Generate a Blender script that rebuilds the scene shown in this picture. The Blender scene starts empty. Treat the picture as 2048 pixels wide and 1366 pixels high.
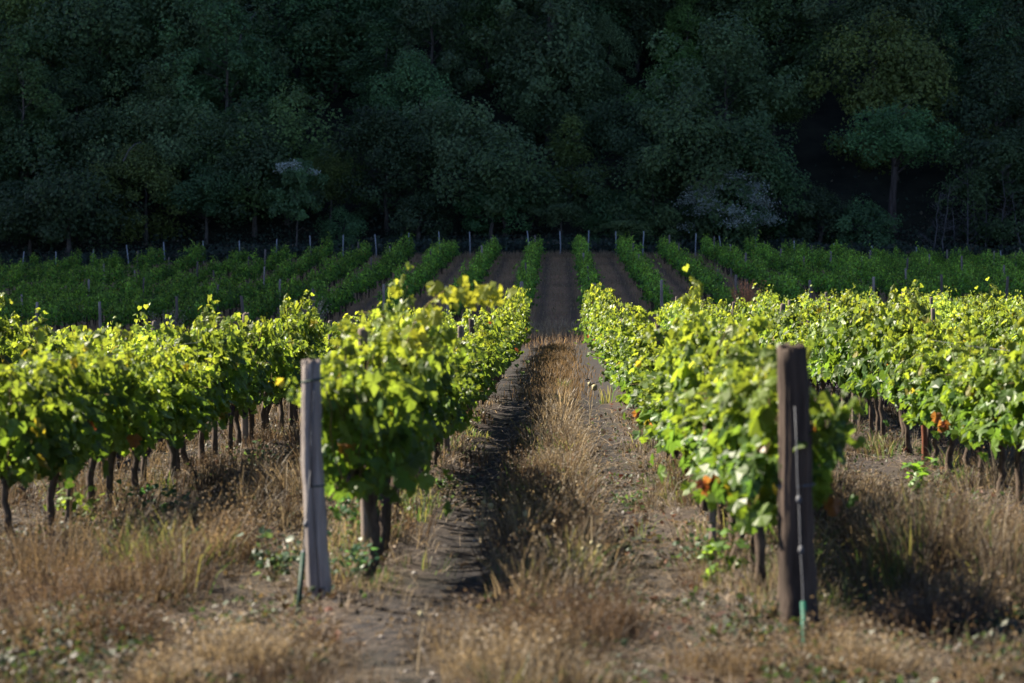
import bpy, math, random
import numpy as np
from mathutils import Vector

R = np.random.default_rng(11)
random.seed(5)
PI = math.pi
scn = bpy.context.scene
COL = scn.collection

# ------------------------------------------------------------------ camera / light constants
CAM_H = 2.0
FPX = 4835.0                       # focal length in px of the 2048 px wide picture
VPX, VPY = 1115.0, 584.0           # where the rows vanish
SUN_AZ, SUN_EL = math.radians(68), math.radians(42)   # sun stands to the left of the view
SX, SY, TE = -math.sin(SUN_AZ), math.cos(SUN_AZ), math.tan(SUN_EL)

# ------------------------------------------------------------------ numeric helpers
def vnoise(x, y, seed=0):
    xi = np.floor(x).astype(np.int64); yi = np.floor(y).astype(np.int64)
    fx = x - xi; fy = y - yi
    fx = fx*fx*(3-2*fx); fy = fy*fy*(3-2*fy)
    def h(a, b):
        n = (a*374761393 + b*668265263 + seed*1442695041) & 0xffffffff
        n = ((n ^ (n >> 13)) * 1274126177) & 0xffffffff
        return ((n ^ (n >> 16)) & 0xffff) / 65535.0
    return (h(xi, yi)*(1-fx)+h(xi+1, yi)*fx)*(1-fy) + (h(xi, yi+1)*(1-fx)+h(xi+1, yi+1)*fx)*fy

def fbm(x, y, seed=0, o=3):
    s = 0; a = .5; t = 0
    for k in range(o):
        s = s + a*vnoise(x*2**k, y*2**k, seed+k); t += a; a *= .5
    return s/t

GX = np.array([-200, -60, -40, -20, -10, 0, 10, 20, 35, 60, 200.])
GY = np.array([-80, 0, 30, 62, 91, 97.5, 130, 168, 176.])
GZ = np.array([
 [0]*11, [0]*11,
 [-.4, -.4, -.3, -.15, -.05, 0, .03, .05, .05, .05, .05],
 [-1.4, -1.2, -1.1, -1.15, -.75, 0, .15, .2, .2, .2, .2],
 [-2.2, -2.0, -1.9, -1.65, -1.05, 0, .35, .45, .5, .5, .5],
 [-1.0, -.8, -.6, -.15, .3, .6, .75, .8, .8, .7, .6],
 [-.2, .2, .5, 1.1, 2.0, 2.55, 2.4, 2.1, 1.9, 1.6, 1.2],
 [1.6, 2.6, 3.2, 4.0, 4.4, 4.55, 4.4, 3.75, 3.25, 2.6, 1.6],
 [2.2, 3.2, 3.8, 4.6, 5.0, 5.1, 5.0, 4.4, 3.9, 3.2, 2.2]])

def base_z(x, y):
    x = np.asarray(x, float); y = np.asarray(y, float)
    xc = np.clip(x, GX[0], GX[-1]-1e-6); yc = np.clip(y, GY[0], GY[-1]-1e-6)
    i = np.clip(np.searchsorted(GX, xc, side='right')-1, 0, len(GX)-2)
    j = np.clip(np.searchsorted(GY, yc, side='right')-1, 0, len(GY)-2)
    fx = (xc-GX[i])/(GX[i+1]-GX[i]); fy = (yc-GY[j])/(GY[j+1]-GY[j])
    return (GZ[j, i]*(1-fx)+GZ[j, i+1]*fx)*(1-fy) + (GZ[j+1, i]*(1-fx)+GZ[j+1, i+1]*fx)*fy

NEAR_X = {-1: -1.4, 1: 1.3, -2: -4.0, 2: 4.15}
for k in range(3, 12):
    NEAR_X[-k] = -4.0-2.83*(k-2); NEAR_X[k] = 4.15+2.83*(k-2)
FAR_X = {}
for k in range(1, 17):
    FAR_X[-k] = -1.45-2.83*(k-1); FAR_X[k] = 1.45+2.83*(k-1)
START = {-1: 15.3, 1: 13.95, -2: 17.3, 2: 15.5}
NEAR_END, FAR_BEG, FAR_END = 91.0, 98.5, 164.0
ALLX = np.array(sorted(NEAR_X.values()))

def lane_coord(x):
    """distance to nearest row line, and distance from the middle of the lane"""
    x = np.asarray(x, float)
    d = np.min(np.abs(x[..., None]-ALLX), axis=-1)
    return d

def ground_z(x, y):
    x = np.asarray(x, float); y = np.asarray(y, float)
    z = base_z(x, y)
    d = lane_coord(x)
    near = np.clip((60-y)/20, 0, 1)
    inrow = np.clip((y-12.5)/3, .4, 1)
    prof = .07*np.exp(-(d/.28)**2) - 0.036*np.exp(-((d-.68)/.26)**2) + .04*np.exp(-((d-1.35)/.35)**2)
    z = z + prof*near*inrow + (fbm(x*.72+y*.54, y*.72-x*.54, 3, 2)-.5)*.055*near + (fbm(x*4+y*3, y*4-x*3, 9, 2)-.5)*.006*near
    return z

def gz(x, y):
    return float(ground_z(np.array([x]), np.array([y]))[0])

def hill_z(x, y):
    x = np.asarray(x, float); y = np.asarray(y, float)
    d = np.maximum(y-174.0, 0)
    zf = base_z(x, np.full_like(x, 174.0))
    return zf + .56*np.minimum(d, 130) + 5*(fbm(x*.03, y*.03, 61)-.5)*np.clip(d/20, 0, 1)

def terrain(x, y):
    return float(hill_z(x, y)) if y > 174 else gz(x, y)

def px_to_x(px, y): return (px-VPX)/FPX*y
def py_to_z(py, y): return CAM_H-(py-VPY)/FPX*y
def in_frame(x, y, m=0.6):
    hw = y/FPX
    return (px_to_x(0, y)-m < x < px_to_x(2048, y)+m)

# ------------------------------------------------------------------ mesh helpers
class MB:
    """collects polygons (numpy) with a material slot and a colour per face"""
    def __init__(s): s.V = []; s.L = []; s.T = []; s.M = []; s.C = []; s.n = 0; s.S = []
    def add(s, V, F, mat=0, col=(1, 1, 1), smooth=False):
        V = np.asarray(V, np.float32).reshape(-1, 3); F = np.asarray(F, np.int64)
        s.V.append(V); s.L.append((F+s.n).ravel()); k = F.shape[0]
        s.T.append(np.full(k, F.shape[1], np.int32)); s.M.append(np.full(k, mat, np.int32))
        c = np.asarray(col, np.float32)
        s.C.append(np.broadcast_to(c, (k, 3)) if c.ndim == 1 else c)
        s.S.append(np.full(k, smooth, bool)); s.n += len(V)
    def mesh(s, name, mats):
        me = bpy.data.meshes.new(name)
        V = np.concatenate(s.V); L = np.concatenate(s.L).astype(np.int32); T = np.concatenate(s.T)
        me.vertices.add(len(V)); me.vertices.foreach_set('co', V.ravel())
        me.loops.add(len(L)); me.loops.foreach_set('vertex_index', L)
        st = np.zeros(len(T), np.int32); st[1:] = np.cumsum(T)[:-1]
        me.polygons.add(len(T)); me.polygons.foreach_set('loop_start', st)
        me.polygons.foreach_set('material_index', np.concatenate(s.M))
        me.polygons.foreach_set('use_smooth', np.concatenate(s.S))
        for m in mats: me.materials.append(m)
        C = np.concatenate(s.C); C4 = np.ones((len(C), 4), np.float32); C4[:, :3] = C
        at = me.attributes.new('tint', 'FLOAT_COLOR', 'FACE'); at.data.foreach_set('color', C4.ravel())
        me.update(calc_edges=True); me.validate()
        return me

def tube(pts, rad, sides=6, cap=True, rough=0, rng=None):
    pts = np.asarray(pts, float); n = len(pts); rad = np.broadcast_to(np.asarray(rad, float), (n,))
    tan = np.gradient(pts, axis=0); tan /= np.linalg.norm(tan, axis=1)[:, None]+1e-9
    ref = np.array([1., 0, 0]) if abs(tan[0][0]) < .8 else np.array([0, 1., 0])
    V = []
    a = np.arange(sides)*2*PI/sides
    for i in range(n):
        b = np.cross(tan[i], ref); b /= np.linalg.norm(b)+1e-9; c = np.cross(b, tan[i])
        r = rad[i]*np.ones(sides)
        if rough and rng is not None: r = r*(1+rng.normal(0, rough, sides))
        V.append(pts[i]+np.outer(np.cos(a)*r, c)+np.outer(np.sin(a)*r, b))
    F = []
    for i in range(n-1):
        for k in range(sides):
            F.append((i*sides+k, i*sides+(k+1) % sides, (i+1)*sides+(k+1) % sides, (i+1)*sides+k))
    V = np.concatenate(V)
    if cap:   # close the ends with quads/tris through centres
        V = np.concatenate([V, pts[:1], pts[-1:]])
        e = n*sides
        for k in range(sides):
            F.append((e, (k+1) % sides, k, e)); 
        top = (n-1)*sides
        for k in range(sides):
            F.append((e+1, top+k, top+(k+1) % sides, e+1))
    F = np.array(F)
    tri = F[:, 0] == F[:, 3]
    return V, F[~tri], F[tri][:, :3]

def add_tube(mb, pts, rad, sides=6, mat=0, col=(1, 1, 1), rough=0, rng=None, cap=True):
    V, Q, T = tube(pts, rad, sides, cap, rough, rng)
    mb.add(V, Q, mat, col, True)
    if len(T):
        # caps share the vertices just added
        mb.L.append((T+mb.n-len(V)).ravel()); mb.T.append(np.full(len(T), 3, np.int32)); mb.M.append(np.full(len(T), mat, np.int32))
        mb.C.append(np.broadcast_to(np.asarray(col, np.float32), (len(T), 3))); mb.S.append(np.full(len(T), False))

def unit(v): return v/(np.linalg.norm(v, axis=-1, keepdims=True)+1e-9)

# grape leaf outlines (x across, y from the stalk to the tip)
_h = [(.17, -.10), (.40, .00), (.52, .26), (.36, .36), (.47, .62), (.30, .66), (.20, .80)]
OUT_HI = np.array([(0, .10)]+_h+[(0, 1.0)]+[(-a, b) for a, b in _h[::-1]])
OUT_LO = np.array([(0, .05), (.38, -.03), (.48, .45), (.22, .72), (0, 1.0), (-.22, .72), (-.48, .45), (-.38, -.03)])
OUT_Q = np.array([(0, 0), (.42, .45), (0, 1.0), (-.42, .45)])

def leaf_verts(P, N, T, S, out, fold, droop):
    n = unit(N); t = unit(T-(np.sum(T*n, 1, keepdims=True))*n); b = np.cross(t, n)
    x = out[:, 0][None, :]; y = out[:, 1][None, :]
    z = -fold[:, None]*np.abs(x) - droop[:, None]*(y-.3)**2*np.sign(y-.3)
    S = S[:, None, None]
    return P[:, None, :] + S*(x[..., None]*b[:, None]+(y[..., None])*t[:, None]+z[..., None]*n[:, None])

def add_leaves(mb, P, N, T, S, col, lod=0, mat=0, rng=R):
    m = len(P)
    fold = rng.uniform(-.1, .85, m); droop = rng.uniform(.0, .9, m)
    if lod == 0:
        out = np.vstack([OUT_HI, [(0, .38)]]); k = len(OUT_HI)
        V = leaf_verts(P, N, T, S, out, fold, droop)
        V[:, :k] += (rng.normal(0, .06, (m, k, 3))*S[:, None, None])
        f = np.array([(k, i, (i+1) % k) for i in range(k)])
        F = (f[None]+np.arange(m)[:, None, None]*(k+1)).reshape(-1, 3)
        mb.add(V.reshape(-1, 3), F, mat, np.repeat(col, k, 0))
    elif lod == 1:
        k = len(OUT_LO); V = leaf_verts(P, N, T, S, OUT_LO, fold, droop)
        f = np.array([(0, 1, 2, 3), (0, 3, 4, 5), (0, 5, 6, 7)])
        F = (f[None]+np.arange(m)[:, None, None]*k).reshape(-1, 4)
        mb.add(V.reshape(-1, 3), F, mat, np.repeat(col, 3, 0))
    else:
        V = leaf_verts(P, N, T, S, OUT_Q, fold, droop)
        F = np.arange(m*4).reshape(-1, 4)
        mb.add(V.reshape(-1, 3), F, mat, col)

# ------------------------------------------------------------------ materials
def mat_new(name):
    m = bpy.data.materials.new(name); m.use_nodes = True
    nt = m.node_tree; nt.nodes.clear()
    return m, nt, nt.nodes, nt.links
def N(nodes, kind, **kw):
    n = nodes.new(kind)
    for k, v in kw.items():
        if k.startswith('i_'):
            n.inputs[int(k[2:]) if k[2:].isdigit() else k[2:].replace('_', ' ')].default_value = v
        else: setattr(n, k, v)
    return n
def mixc(nodes, links, mode, fac, a, b):
    m = N(nodes, 'ShaderNodeMix', data_type='RGBA', blend_type=mode)
    for sock, v in ((m.inputs[0], fac), (m.inputs[6], a), (m.inputs[7], b)):
        if hasattr(v, 'is_output'): links.new(v, sock)
        else: sock.default_value = v
    return m.outputs[2]

def leaf_material(name, trans_mul, trans_fac, rough, spec, objcol=False, back=(1.25, 1.2, 1.35)):
    m, nt, nd, lk = mat_new(name)
    out = N(nd, 'ShaderNodeOutputMaterial')
    at = N(nd, 'ShaderNodeAttribute', attribute_name='tint')
    oi = N(nd, 'ShaderNodeObjectInfo')
    mr = N(nd, 'ShaderNodeMapRange'); mr.inputs[3].default_value = .82; mr.inputs[4].default_value = 1.18
    lk.new(oi.outputs['Random'], mr.inputs[0])
    c = mixc(nd, lk, 'MULTIPLY', 1.0, at.outputs['Color'], mr.outputs[0])
    if objcol: c = mixc(nd, lk, 'MULTIPLY', 1.0, c, oi.outputs['Color'])
    geo = N(nd, 'ShaderNodeNewGeometry')
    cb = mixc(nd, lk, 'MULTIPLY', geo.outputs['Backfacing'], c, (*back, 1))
    pb = N(nd, 'ShaderNodeBsdfPrincipled'); pb.inputs['Roughness'].default_value = rough
    pb.inputs['Specular IOR Level'].default_value = spec
    lk.new(cb, pb.inputs['Base Color'])
    tr = N(nd, 'ShaderNodeBsdfTranslucent')
    tc = mixc(nd, lk, 'MULTIPLY', 1.0, c, (*trans_mul, 1)); lk.new(tc, tr.inputs['Color'])
    mx = N(nd, 'ShaderNodeMixShader'); mx.inputs[0].default_value = trans_fac
    lk.new(pb.outputs[0], mx.inputs[1]); lk.new(tr.outputs[0], mx.inputs[2])
    lk.new(mx.outputs[0], out.inputs[0])
    return m

def solid_material(name, ca, cb, scale, rough=.85, stretch=(1, 1, 1), bump=.3, bscale=None, tint=False, spec=.2):
    m, nt, nd, lk = mat_new(name)
    out = N(nd, 'ShaderNodeOutputMaterial'); pb = N(nd, 'ShaderNodeBsdfPrincipled')
    tc = N(nd, 'ShaderNodeTexCoord'); mp = N(nd, 'ShaderNodeMapping'); mp.inputs['Scale'].default_value = stretch
    lk.new(tc.outputs['Object'], mp.inputs[0])
    nz = N(nd, 'ShaderNodeTexNoise'); nz.inputs['Scale'].default_value = scale; nz.inputs['Detail'].default_value = 6
    nz.inputs['Roughness'].default_value = .65
    lk.new(mp.outputs[0], nz.inputs[0])
    rp = N(nd, 'ShaderNodeValToRGB'); rp.color_ramp.elements[0].position = .33; rp.color_ramp.elements[1].position = .67
    rp.color_ramp.elements[0].color = (*ca, 1); rp.color_ramp.elements[1].color = (*cb, 1)
    lk.new(nz.outputs[0], rp.inputs[0])
    c = rp.outputs[0]
    if tint:
        at = N(nd, 'ShaderNodeAttribute', attribute_name='tint'); c = mixc(nd, lk, 'MULTIPLY', 1.0, c, at.outputs['Color'])
    lk.new(c, pb.inputs['Base Color']); pb.inputs['Roughness'].default_value = rough
    pb.inputs['Specular IOR Level'].default_value = spec
    bp = N(nd, 'ShaderNodeBump'); bp.inputs['Strength'].default_value = bump; bp.inputs['Distance'].default_value = .02
    lk.new(nz.outputs[0], bp.inputs['Height']); lk.new(bp.outputs[0], pb.inputs['Normal'])
    lk.new(pb.outputs[0], out.inputs[0])
    return m

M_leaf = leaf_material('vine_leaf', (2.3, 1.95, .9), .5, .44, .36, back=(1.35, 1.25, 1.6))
M_tree = leaf_material('tree_leaf', (1.6, 1.7, 1.0), .25, .55, .3, objcol=True)
M_grass = leaf_material('dry_grass_blade', (1.25, 1.1, .8), .4, .6, .25, back=(1, 1, 1))
M_green = leaf_material('green_blade', (2.0, 2.0, 1.1), .4, .5, .3, back=(1, 1, 1))
M_fallen = leaf_material('fallen_leaf', (1.1, 1, .9), .15, .6, .25, back=(1.2, 1.2, 1.2))
M_bark = solid_material('vine_bark', (.030, .021, .016), (.11, .08, .06), 26, stretch=(1, 1, .25), bump=.8)
M_post = solid_material('grey_post_wood', (.085, .067, .057), (.22, .185, .16), 20, stretch=(1, 1, .06), bump=.6, tint=True)
M_postbrown = solid_material('brown_post_wood', (.022, .016, .013), (.105, .075, .058), 13, stretch=(1, 1, .07), bump=.9, tint=True)
M_trunk = solid_material('forest_bark', (.04, .033, .03), (.14, .12, .105), 5, stretch=(1, 1, .25), bump=.6, tint=True)
M_pale = solid_material('dead_bark', (.06, .055, .058), (.15, .14, .14), 8, stretch=(1, 1, .2), bump=.3)
M_wire = solid_material('galvanised_wire', (.05, .052, .062), (.10, .105, .12), 40, rough=.55, spec=.3, bump=.05)
M_greenplastic = solid_material('green_plastic', (.004, .05, .034), (.008, .10, .066), 30, rough=.6, spec=.25, bump=.1)
M_darkmetal = solid_material('dark_green_tube', (.005, .022, .016), (.012, .045, .03), 30, rough=.6, spec=.2, bump=.1)
M_grape = solid_material('dark_grape', (.012, .008, .022), (.05, .03, .07), 30, rough=.45, spec=.35, bump=.1)
M_fencepost = solid_material('pale_fence_post', (.22, .22, .23), (.40, .40, .42), 8, stretch=(1, 1, .2), bump=.2)
M_rust = solid_material('rusty_post', (.09, .03, .018), (.20, .075, .04), 18, stretch=(1, 1, .3), bump=.3)
M_clod = solid_material('soil_clod', (.020, .018, .0185), (.062, .055, .054), 30, bump=.5, tint=True)
M_stone = solid_material('pale_stone', (.30, .28, .26), (.5, .48, .46), 12, bump=.4)
M_litter = solid_material('white_paper', (.55, .55, .6), (.75, .75, .8), 6, bump=.3)
M_seed = solid_material('seed_head', (.22, .19, .14), (.42, .38, .30), 30, bump=.5, tint=True)

def ground_material():
    m, nt, nd, lk = mat_new('soil')
    out = N(nd, 'ShaderNodeOutputMaterial'); pb = N(nd, 'ShaderNodeBsdfPrincipled')
    geo = N(nd, 'ShaderNodeNewGeometry')
    def noise(scale, det=5, rough=.6):
        n = N(nd, 'ShaderNodeTexNoise'); n.inputs['Scale'].default_value = scale; n.inputs['Detail'].default_value = det
        n.inputs['Roughness'].default_value = rough; lk.new(geo.outputs['Position'], n.inputs[0]); return n.outputs[0]
    def ramp(sock, p0, p1, a, b):
        r = N(nd, 'ShaderNodeValToRGB'); e = r.color_ramp.elements
        e[0].position = p0; e[1].position = p1; e[0].color = (*a, 1); e[1].color = (*b, 1); lk.new(sock, r.inputs[0]); return r.outputs[0]
    fine = noise(9.0, 8, .7); big = noise(.55, 4); mid = noise(2.3, 5)
    soil = ramp(fine, .3, .7, (.017, .0165, .0185), (.048, .044, .046))
    straw = ramp(fine, .25, .7, (.022, .017, .015), (.066, .050, .041))
    f1 = ramp(mid, .42, .62, (0, 0, 0), (1, 1, 1))
    at = N(nd, 'ShaderNodeAttribute', attribute_name='cover')
    f2 = mixc(nd, lk, 'MULTIPLY', 1.0, f1, at.outputs['Color'])
    f3 = mixc(nd, lk, 'MIX', .55, f2, at.outputs['Color'])
    c = mixc(nd, lk, 'MIX', f3, soil, straw)
    g = ramp(big, .5, .75, (1, 1, 1), (.72, .86, .66))
    c = mixc(nd, lk, 'MULTIPLY', 1.0, c, g)
    al = N(nd, 'ShaderNodeAttribute', attribute_name='painted_light')  # multiplies painted light and shade into the soil colour
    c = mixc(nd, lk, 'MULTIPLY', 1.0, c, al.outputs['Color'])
    lk.new(c, pb.inputs['Base Color']); pb.inputs['Roughness'].default_value = .95; pb.inputs['Specular IOR Level'].default_value = .1
    bp = N(nd, 'ShaderNodeBump'); bp.inputs['Strength'].default_value = .22; bp.inputs['Distance'].default_value = .02
    lk.new(fine, bp.inputs['Height']); lk.new(bp.outputs[0], pb.inputs['Normal'])
    lk.new(pb.outputs[0], out.inputs[0]); return m
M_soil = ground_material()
M_caster = solid_material('caster_white', (.7, .7, .72), (.8, .8, .8), .02, rough=1, bump=0, spec=0)
M_hill = solid_material('forest_floor', (.012, .013, .009), (.04, .038, .025), .35, bump=.5)

# ------------------------------------------------------------------ object helpers
def link(o, parent=None, kind=None):
    COL.objects.link(o)
    if parent is not None: o.parent = parent
    if kind: o['kind'] = kind
    return o
def obj(name, me, parent=None, kind=None):
    return link(bpy.data.objects.new(name, me), parent, kind)
def thing(name, label, cat, loc, group=None, rz=0, me=None):
    o = bpy.data.objects.new(name, me); o.location = loc; o.rotation_euler = (0, 0, rz)
    COL.objects.link(o); tag(o, label, cat, group); return o
def tag(o, label, cat, group=None):
    o['label'] = label; o['category'] = cat
    if group: o['group'] = group
def ordn(n):
    w = ['first', 'second', 'third', 'fourth', 'fifth', 'sixth', 'seventh', 'eighth', 'ninth', 'tenth', 'eleventh', 'twelfth']
    if n <= 12: return w[n-1]
    return str(n)+('th' if 10 <= n % 100 <= 20 else {1: 'st', 2: 'nd', 3: 'rd'}.get(n % 10, 'th'))

# ------------------------------------------------------------------ ground
def build_ground():
    fx = np.arange(-11, 11.01, .07)
    xs = np.concatenate([[-200, -120, -80, -60, -45, -36, -30], np.arange(-26, -11, .5), fx, np.arange(11.5, 26.5, .5), [30, 36, 45, 60, 80, 120, 200]])
    ys = [-80, -40, -15, 0, 5, 9, 10.5]; y = 11.0
    while y < 62: ys.append(y); y += max(.055, y*.0042)
    while y < 176: ys.append(y); y += 1.0
    ys.append(176.0); ys = np.array(ys)
    X, Y = np.meshgrid(xs, ys); Z = ground_z(X.ravel(), Y.ravel())
    nx, ny = len(xs), len(ys)
    idx = np.arange(nx*ny).reshape(ny, nx)
    F = np.stack([idx[:-1, :-1], idx[:-1, 1:], idx[1:, 1:], idx[1:, :-1]], -1).reshape(-1, 4)
    mb = MB(); mb.add(np.stack([X.ravel(), Y.ravel(), Z], 1), F, 0, (1, 1, 1), True)
    me = mb.mesh('ground', [M_soil])
    d = lane_coord(X.ravel()); yy = Y.ravel()
    track = np.exp(-((d-.68)/.24)**2)
    cov = np.clip(1-1.0*track, 0, 1)
    cov = cov*np.clip((52-yy)/8, .15, 1)  # straw thinned farther out so darker soil stands in for lane shade
    cov = np.where((yy < 16) & (X.ravel() > -1.25) & (np.abs(X.ravel()+.07) > .42) & (X.ravel() < 1.1), 0, cov)  # no straw in the headland ruts: bare dark soil stands in for shade
    farp = (yy > 97)
    dfar = np.min(np.abs(X.ravel()[:, None]-np.array(list(FAR_X.values()))), 1)
    cov = np.where(farp, np.clip(1.0-.5*np.exp(-((dfar-.75)/.25)**2), 0, 1), cov)
    cov = np.where((yy > 89.5) & (yy < 98), 1, cov); cov = np.where(yy > 164.5, .9, cov)
    C = np.ones((len(cov), 4), np.float32); C[:, 0] = C[:, 1] = C[:, 2] = cov
    a = me.attributes.new('cover', 'FLOAT_COLOR', 'POINT'); a.data.foreach_set('color', C.ravel())
    far = np.clip((yy-95)/4, 0, 1)[:, None]
    D = np.ones((len(cov), 4), np.float32); pt = ((1-.5*np.exp(-((dfar-.75)/.24)**2))*(.55+.8*fbm(X.ravel()*.7, yy*.22, 15)))[:, None]; D[:, :3] = 1-.55*(track*np.clip((60-yy)/15, 0, 1)*np.where(X.ravel() < 0, 1, .6))[:, None]+far*np.array([9.4, 6.0, 3.3])*pt  # rut shade painted into soil colour; far plot brightened against its shade
    a = me.attributes.new('painted_light', 'FLOAT_COLOR', 'POINT'); a.data.foreach_set('color', D.ravel())
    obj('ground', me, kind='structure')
build_ground()

def build_hill():
    xs = np.arange(-320, 321, 5.0); ys = np.concatenate([np.arange(174, 240, 2.0), np.arange(240, 420, 10.0)])
    X, Y = np.meshgrid(xs, ys); Z = hill_z(X.ravel(), Y.ravel())
    Z = np.where(Y.ravel() <= 174, Z-.25, Z)
    idx = np.arange(X.size).reshape(X.shape)
    F = np.stack([idx[:-1, :-1], idx[:-1, 1:], idx[1:, 1:], idx[1:, :-1]], -1).reshape(-1, 4)
    mb = MB(); mb.add(np.stack([X.ravel(), Y.ravel(), Z], 1), F, 0, (1, 1, 1), True)
    obj('hill', mb.mesh('hill', [M_hill]), kind='structure')

def build_shade_caster():
    # added unseen cloudlike sheet, shaped to shade the far plot and the wooded slope
    H = 260.0; ox, oy = SX/TE*H, SY/TE*H
    a = np.linspace(0, 1, 90); b = np.linspace(0, 1, 70); A, B = np.meshgrid(a, b); A = A.ravel(); B = B.ravel()
    gx = -110+220*A; gy = 90.6+3.0*(fbm(gx*.10, gx*0+3, 71)-.5)+B*260
    e = np.clip(np.minimum(np.minimum(A, 1-A)*8, np.minimum(B*9, (1-B)*6)), 0, 1); e = np.sqrt(e)
    lump = .5+fbm(gx*.05, gy*.05, 72, 4)
    top = np.stack([gx+ox, gy+oy, H+22*e*lump], 1); bot = np.stack([gx+ox, gy+oy, H-7*e*lump-.05], 1)
    idx = np.arange(len(A)).reshape(70, 90)
    F = np.stack([idx[:-1, :-1], idx[:-1, 1:], idx[1:, 1:], idx[1:, :-1]], -1).reshape(-1, 4)
    mb = MB(); mb.add(top, F, 0, (1, 1, 1), True); mb.add(bot, F[:, ::-1], 0, (1, 1, 1), True)
    obj('shade_caster', mb.mesh('shade_caster', [M_caster]), kind='structure')
build_shade_caster()
build_hill()

# ------------------------------------------------------------------ grapevines
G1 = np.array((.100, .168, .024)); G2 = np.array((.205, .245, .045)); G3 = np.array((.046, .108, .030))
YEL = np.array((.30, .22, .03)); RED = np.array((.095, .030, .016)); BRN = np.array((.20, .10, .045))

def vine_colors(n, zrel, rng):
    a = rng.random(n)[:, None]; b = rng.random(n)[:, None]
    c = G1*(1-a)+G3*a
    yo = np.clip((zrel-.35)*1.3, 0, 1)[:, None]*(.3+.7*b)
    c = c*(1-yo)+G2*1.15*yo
    r = rng.random(n)
    low = zrel < .5
    m = (r < .008) | (low & (r < .02)); c[m] = c[m]*.5+YEL*.5
    m = (r > .9992) | (low & (r > .9965)); c[m] = RED
    m = (r > .975) & (r < .985) & low; c[m] = BRN
    return c*rng.uniform(.6, 1.3, (n, 1))

def canopy_points(rng, shoots=13, fill=165, skirt=22, step=.045, length=1.0, extra=None, tall=0.0):
    """leaf positions, normals, tip directions and sizes of one vine one metre long, and its shoots"""
    P, Nn, T, S, paths = [], [], [], [], []
    for i in range(shoots):
        y0 = (i+.5)/shoots*length-length/2+rng.normal(0, .05); x0 = rng.normal(0, .05)
        h = rng.uniform(.56, .83)+tall
        if rng.random() < .15: h += rng.uniform(.08, .30)
        dx = rng.normal(0, .115); dy = rng.normal(0, .10); fl = rng.random() < .35
        k = int(h/step); s = np.linspace(0, 1, max(k, 4))
        x = x0+dx*s**1.4+np.sin(s*7+rng.random()*6)*.025; y = y0+dy*s; z = .69+h*s
        if fl:
            q = np.clip(s-.72, 0, 1); sg = np.sign(dx+.001)
            x = x+sg*q*1.0; z = z-q**1.5*1.3; y = y+q*rng.normal(0, .5)
        path = np.stack([x, y, z], 1); paths.append(path)
        path = np.vstack([path, path[s > .72]+rng.normal(0, .03, (int((s > .72).sum()), 3)), path[s > .86]+rng.normal(0, .03, (int((s > .86).sum()), 3))]); s = np.concatenate([s, s[s > .72], s[s > .86]])
        o = rng.normal(0, 1, (len(s), 3)); o[:, 2] *= .4; o[:, 0] *= 1.25; o = unit(o)
        d = rng.uniform(.03, .17, (len(s), 1))*(1-.7*s[:, None])
        P.append(path+o*d); Nn.append(o*np.array([1, .7, .5])+np.array([0, 0, .55])+rng.normal(0, .35, (len(s), 3)))
        T.append(o*.6+np.array([0, 0, -.9])+rng.normal(0, .4, (len(s), 3)))
        S.append(rng.uniform(.085, .165, len(s))*(1-.45*np.clip(s-.6, 0, 1)/.4))
    n = fill
    p = np.stack([np.where(rng.random(n) < .5, -1, 1)*rng.uniform(.05, .25, n), rng.uniform(-.52, .52, n)*length, rng.uniform(.68, 1.36+tall, n)], 1)
    o = np.stack([np.sign(p[:, 0]), rng.normal(0, .5, n), rng.normal(.2, .3, n)], 1)
    P.append(p); Nn.append(o+np.array([0, 0, .55])+rng.normal(0, .35, (n, 3))); T.append(o*.4+np.array([0, 0, -1])+rng.normal(0, .35, (n, 3))); S.append(rng.uniform(.09, .17, n))
    n = skirt
    p = np.stack([rng.normal(0, .2, n), rng.uniform(-.5, .5, n)*length, .74-np.abs(rng.normal(0, .075, n))], 1)
    o = unit(rng.normal(0, 1, (n, 3))*np.array([1, 1, .3]))
    P.append(p); Nn.append(o+np.array([0, 0, .3])); T.append(o*.3+np.array([0, 0, -1.])); S.append(rng.uniform(.09, .15, n))
    if extra is not None:
        path = np.array(extra); k = 26; s = np.linspace(0, 1, k)
        tt = np.linspace(0, 1, len(path)); path = np.stack([np.interp(s, tt, path[:, j]) for j in range(3)], 1); paths.append(path)
        for rep in range(2):
            o = unit(rng.normal(0, 1, (k, 3))*np.array([.7, 1, .7])); 
            P.append(path+o*.07); Nn.append(o*.5+np.array([-.3, -.6, .5])); T.append(o*.4+np.array([.3, 0, -.9])); S.append(rng.uniform(.11, .17, k)*(1-.35*s))
    P, Nn, T, S = np.concatenate(P), np.concatenate(Nn), np.concatenate(T), np.concatenate(S)
    # holes between the leaf clumps, different on both faces of the canopy
    o = rng.random()*50; side = np.where(P[:, 0] > 0, 0, 30.)
    g = fbm(P[:, 1]*4.2+o+side, P[:, 2]*4.2+o, 6, 2)
    keep = (g > .44) | (P[:, 2] > 1.5) | (rng.random(len(P)) < .22)
    if extra is not None: keep[-52:] = True
    Nn = Nn+rng.normal(0, .45, Nn.shape); push = (g-.5)[:, None]*np.array([.35, 0, 0])*np.sign(P[:, :1])
    P = P+push
    return P[keep], Nn[keep], T[keep], S[keep], paths

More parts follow.
